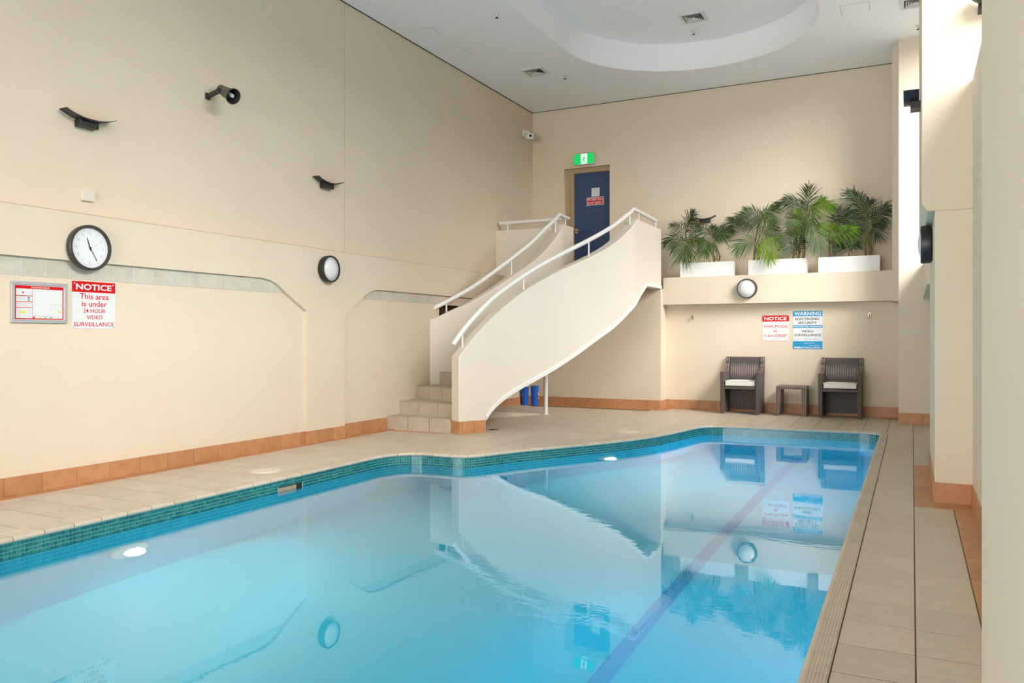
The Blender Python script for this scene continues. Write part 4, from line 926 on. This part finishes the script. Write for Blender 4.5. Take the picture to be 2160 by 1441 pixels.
# ------------------------------------------------------------------ planters and palms on the ledge
for x0, x1, lab in ((-3.389, -2.545, 'left white trough planter on the ledge, beside the stair'), (-2.303, -1.440, 'middle white trough planter on the ledge above the round light'), (-1.270, -.422, 'right white trough planter on the ledge')):
    t = thing('planter', lab, 'planter', ((x0 + x1) / 2, 12.97, 2.168), 'white trough planters on the ledge'); y0, y1, z0, z1, g = 12.862, 13.075, 2.168, 2.398, .016
    for a in ((x0, y0, x1, y0 + g), (x0, y1 - g, x1, y1), (x0, y0 + g, x0 + g, y1 - g), (x1 - g, y0 + g, x1, y1 - g)): MB().box(a[0], a[1], z0, a[2], a[3], z1).build('side', 'planter_paint', t, bevel=.002)
    MB().box(x0 + g, y0 + g, z0, x1 - g, y1 - g, z1 - .05).build('soil', 'soil', t)
PALMS = [
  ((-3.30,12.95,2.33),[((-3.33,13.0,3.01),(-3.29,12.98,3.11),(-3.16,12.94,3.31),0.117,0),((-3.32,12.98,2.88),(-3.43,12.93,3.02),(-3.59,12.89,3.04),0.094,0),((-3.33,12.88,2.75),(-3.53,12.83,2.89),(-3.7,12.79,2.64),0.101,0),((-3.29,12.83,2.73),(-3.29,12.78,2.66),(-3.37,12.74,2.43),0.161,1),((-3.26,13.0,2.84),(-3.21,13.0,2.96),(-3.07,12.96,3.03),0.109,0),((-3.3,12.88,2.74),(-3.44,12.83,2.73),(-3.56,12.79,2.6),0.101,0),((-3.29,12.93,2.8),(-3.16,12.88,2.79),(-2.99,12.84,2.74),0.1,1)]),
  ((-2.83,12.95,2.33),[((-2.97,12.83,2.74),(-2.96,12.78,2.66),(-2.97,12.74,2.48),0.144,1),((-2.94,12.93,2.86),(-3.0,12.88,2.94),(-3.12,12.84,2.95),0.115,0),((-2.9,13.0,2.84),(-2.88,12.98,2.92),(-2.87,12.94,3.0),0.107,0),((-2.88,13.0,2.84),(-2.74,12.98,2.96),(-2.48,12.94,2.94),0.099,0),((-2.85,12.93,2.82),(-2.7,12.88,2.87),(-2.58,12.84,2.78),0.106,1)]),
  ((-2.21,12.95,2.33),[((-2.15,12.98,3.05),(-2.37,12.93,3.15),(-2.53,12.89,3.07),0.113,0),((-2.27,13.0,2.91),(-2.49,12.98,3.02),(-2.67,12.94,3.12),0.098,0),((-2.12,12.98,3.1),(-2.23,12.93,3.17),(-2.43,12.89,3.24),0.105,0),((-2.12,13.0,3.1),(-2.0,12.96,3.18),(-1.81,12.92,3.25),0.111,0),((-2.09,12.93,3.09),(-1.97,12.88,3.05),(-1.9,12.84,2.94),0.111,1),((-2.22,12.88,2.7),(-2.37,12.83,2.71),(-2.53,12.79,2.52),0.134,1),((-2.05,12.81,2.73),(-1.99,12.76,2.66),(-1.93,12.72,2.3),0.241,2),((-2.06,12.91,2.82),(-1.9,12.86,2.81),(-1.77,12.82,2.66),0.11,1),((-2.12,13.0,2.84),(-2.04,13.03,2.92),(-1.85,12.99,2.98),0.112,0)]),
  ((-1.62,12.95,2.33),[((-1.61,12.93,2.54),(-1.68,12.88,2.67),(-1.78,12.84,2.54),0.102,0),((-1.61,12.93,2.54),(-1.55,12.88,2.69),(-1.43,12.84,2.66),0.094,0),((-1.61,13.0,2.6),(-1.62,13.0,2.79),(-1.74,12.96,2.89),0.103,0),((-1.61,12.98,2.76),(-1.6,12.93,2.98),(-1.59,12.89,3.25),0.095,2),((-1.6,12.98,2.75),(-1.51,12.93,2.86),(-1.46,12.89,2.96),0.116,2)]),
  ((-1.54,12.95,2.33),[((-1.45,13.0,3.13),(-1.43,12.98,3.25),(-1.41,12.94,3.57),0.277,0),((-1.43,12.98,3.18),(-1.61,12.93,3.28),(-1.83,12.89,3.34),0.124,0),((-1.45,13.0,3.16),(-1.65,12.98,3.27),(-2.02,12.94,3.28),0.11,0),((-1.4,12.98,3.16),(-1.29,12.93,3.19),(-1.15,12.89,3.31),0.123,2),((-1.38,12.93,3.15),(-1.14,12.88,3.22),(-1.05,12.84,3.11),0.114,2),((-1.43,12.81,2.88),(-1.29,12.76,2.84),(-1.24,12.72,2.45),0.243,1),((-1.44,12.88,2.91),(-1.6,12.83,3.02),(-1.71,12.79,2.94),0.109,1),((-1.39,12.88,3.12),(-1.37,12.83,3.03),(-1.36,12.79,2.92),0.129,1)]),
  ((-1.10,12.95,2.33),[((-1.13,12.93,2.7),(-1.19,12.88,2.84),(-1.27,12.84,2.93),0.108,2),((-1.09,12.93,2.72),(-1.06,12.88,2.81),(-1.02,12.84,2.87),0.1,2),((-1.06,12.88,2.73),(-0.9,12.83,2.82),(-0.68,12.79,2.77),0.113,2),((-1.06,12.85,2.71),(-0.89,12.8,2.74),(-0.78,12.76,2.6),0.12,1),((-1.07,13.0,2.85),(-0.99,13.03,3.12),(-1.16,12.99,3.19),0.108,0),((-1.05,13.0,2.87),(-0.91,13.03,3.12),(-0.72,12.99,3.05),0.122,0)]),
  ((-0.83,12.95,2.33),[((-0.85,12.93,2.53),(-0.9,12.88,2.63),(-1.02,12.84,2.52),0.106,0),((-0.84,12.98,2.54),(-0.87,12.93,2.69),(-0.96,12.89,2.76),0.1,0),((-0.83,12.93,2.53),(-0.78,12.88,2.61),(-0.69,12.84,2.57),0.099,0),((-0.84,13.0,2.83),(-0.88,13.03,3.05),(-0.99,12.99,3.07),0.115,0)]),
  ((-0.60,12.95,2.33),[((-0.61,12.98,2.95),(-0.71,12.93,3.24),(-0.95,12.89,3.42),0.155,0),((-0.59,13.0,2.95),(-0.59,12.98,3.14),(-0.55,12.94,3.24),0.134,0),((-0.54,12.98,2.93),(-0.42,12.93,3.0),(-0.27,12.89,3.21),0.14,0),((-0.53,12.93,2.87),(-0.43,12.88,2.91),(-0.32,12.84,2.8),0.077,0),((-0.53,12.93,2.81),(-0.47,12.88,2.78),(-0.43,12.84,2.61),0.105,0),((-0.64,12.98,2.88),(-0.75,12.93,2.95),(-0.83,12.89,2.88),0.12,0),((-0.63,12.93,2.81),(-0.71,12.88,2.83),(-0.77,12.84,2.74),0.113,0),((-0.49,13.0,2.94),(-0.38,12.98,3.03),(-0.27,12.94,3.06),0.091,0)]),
]
PLAB = ['palm at the left end of the left planter, beside the stair', 'bushy palm in the right half of the left planter', 'broad palm at the left end of the middle planter with a bright fan',
        'short dark palm in the right half of the middle planter', 'tallest palm, rising from the right end of the middle planter', 'bright spiky palm at the left end of the right planter',
        'small dark palm in the middle of the right planter', 'dark arching palm at the right end of the right planter']
def frond(t, base, p0, p1, p2, L, kind, r):
    base, p0, p1, p2 = (np.array(v, float) for v in (base, p0, p1, p2)); p2 = p1 + (p2 - p1) * (.60 if L < .2 else .75); q = MB()
    pm = np.array([base[0] + .25 * (p0[0] - base[0]), base[1] + .3 * (p0[1] - base[1]), base[2] + .62 * (p0[2] - base[2])])
    st = bez(base, pm, p0, 9); ra = bez(p0, p1, p2, 22)
    q.tube([*st, *ra[1:]], [.0075 - .0045 * i / 30 for i in range(len(st) + len(ra) - 1)], 5, 0)
    view = np.array([.0, -1, .28]) + np.array([r.uniform(-.35, .35), 0, r.uniform(-.25, .35)]); view /= np.linalg.norm(view)
    RA = np.array(ra); RL = arcs(RA)[-1] if False else float(np.sum(np.linalg.norm(np.diff(RA, axis=0), axis=1)))
    n = int(max(9, min(20, RL / .020))); L = L * (2.0 if L < .2 else 1.2)
    for k in range(n + 1):
        f = k / n; x = f * 21; i = min(int(x), 20); p = RA[i] + (RA[i + 1] - RA[i]) * (x - i)
        T = RA[min(i + 2, 21)] - RA[max(i - 1, 0)]; T = T / np.linalg.norm(T); sd = np.cross(T, view); sd /= max(np.linalg.norm(sd), 1e-6)
        ln = L * (.55 + .45 * math.sin(math.pi * min(1, .12 + f * .95))) * r.uniform(.82, 1.15)
        for s_ in ((-1, 1) if k < n else (0,)):
            fw = .42 + 1.15 * f; dr = np.array([r.uniform(-.10, .10), r.uniform(-.28, .12), r.uniform(-.12, .10)])
            d = T * fw + sd * s_ * (1.0 - .45 * f) + dr; d /= np.linalg.norm(d); wv = np.cross(d, view); wv /= max(np.linalg.norm(wv), 1e-6)
            wd = .0068 * r.uniform(.8, 1.25); drop = .16 + .34 * r.random(); nrm = np.cross(wv, d); vs = []
            for g, ww in ((0, .45), (.25, 1.0), (.6, .85), (.85, .45)):
                c_ = p + d * ln * g + np.array([0, 0, -1]) * ln * drop * g * g
                vs += [c_ - wv * wd * ww + nrm * wd * .35 * ww, c_, c_ + wv * wd * ww + nrm * wd * .35 * ww]
            vs.append(p + d * ln + np.array([0, 0, -1]) * ln * drop)
            vs = [(a, min(b, 13.19), c) for a, b, c in vs]
            fs = [(j * 3, j * 3 + 1, j * 3 + 4, j * 3 + 3) for j in range(3)] + [(j * 3 + 1, j * 3 + 2, j * 3 + 5, j * 3 + 4) for j in range(3)] + [(9, 10, 12), (10, 11, 12)]
            q.add(vs, fs, 1)
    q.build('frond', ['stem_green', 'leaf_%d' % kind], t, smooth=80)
for (base, fr), lab in zip(PALMS, PLAB):
    r = random.Random(int(abs(base[0]) * 1000)); t = thing('potted_palm', lab, 'plant', (base[0], base[1], 2.345), 'palms in the ledge planters')
    tops = [np.array(f[0]) for f in fr]; mx = sum(p[0] for p in tops) / len(tops)
    for k in range(2 if len(fr) > 4 else 1):
        o = (k - .4) * .07; hh = .22 + .08 * k
        MB().tube([(base[0] + o, base[1], 2.345), (base[0] + o * 1.1 + .02, base[1] - .005, 2.345 + hh * .5), (base[0] + o * .8 + .3 * (mx - base[0]), base[1], 2.345 + hh)], [.016, .013, .009], 9).build('trunk', 'trunk_brown', t, smooth=60)
    for i, (p0, p1, p2, L, kind) in enumerate(fr):
        b = (base[0] + (.03 if i % 2 else -.03), base[1], 2.40)
        frond(t, b, p0, p1, p2, L, kind, r)
        if L < .2 and i % 3 == 0:                  # a second, smaller frond beside it
            j = lambda v, a: (v[0] + r.uniform(-a, a), v[1] + r.uniform(-.02, .05), v[2] + r.uniform(-a, a * .6)); mid = (base[0] * .15 + p0[0] * .85, p0[1], p0[2] * .93 + .15)
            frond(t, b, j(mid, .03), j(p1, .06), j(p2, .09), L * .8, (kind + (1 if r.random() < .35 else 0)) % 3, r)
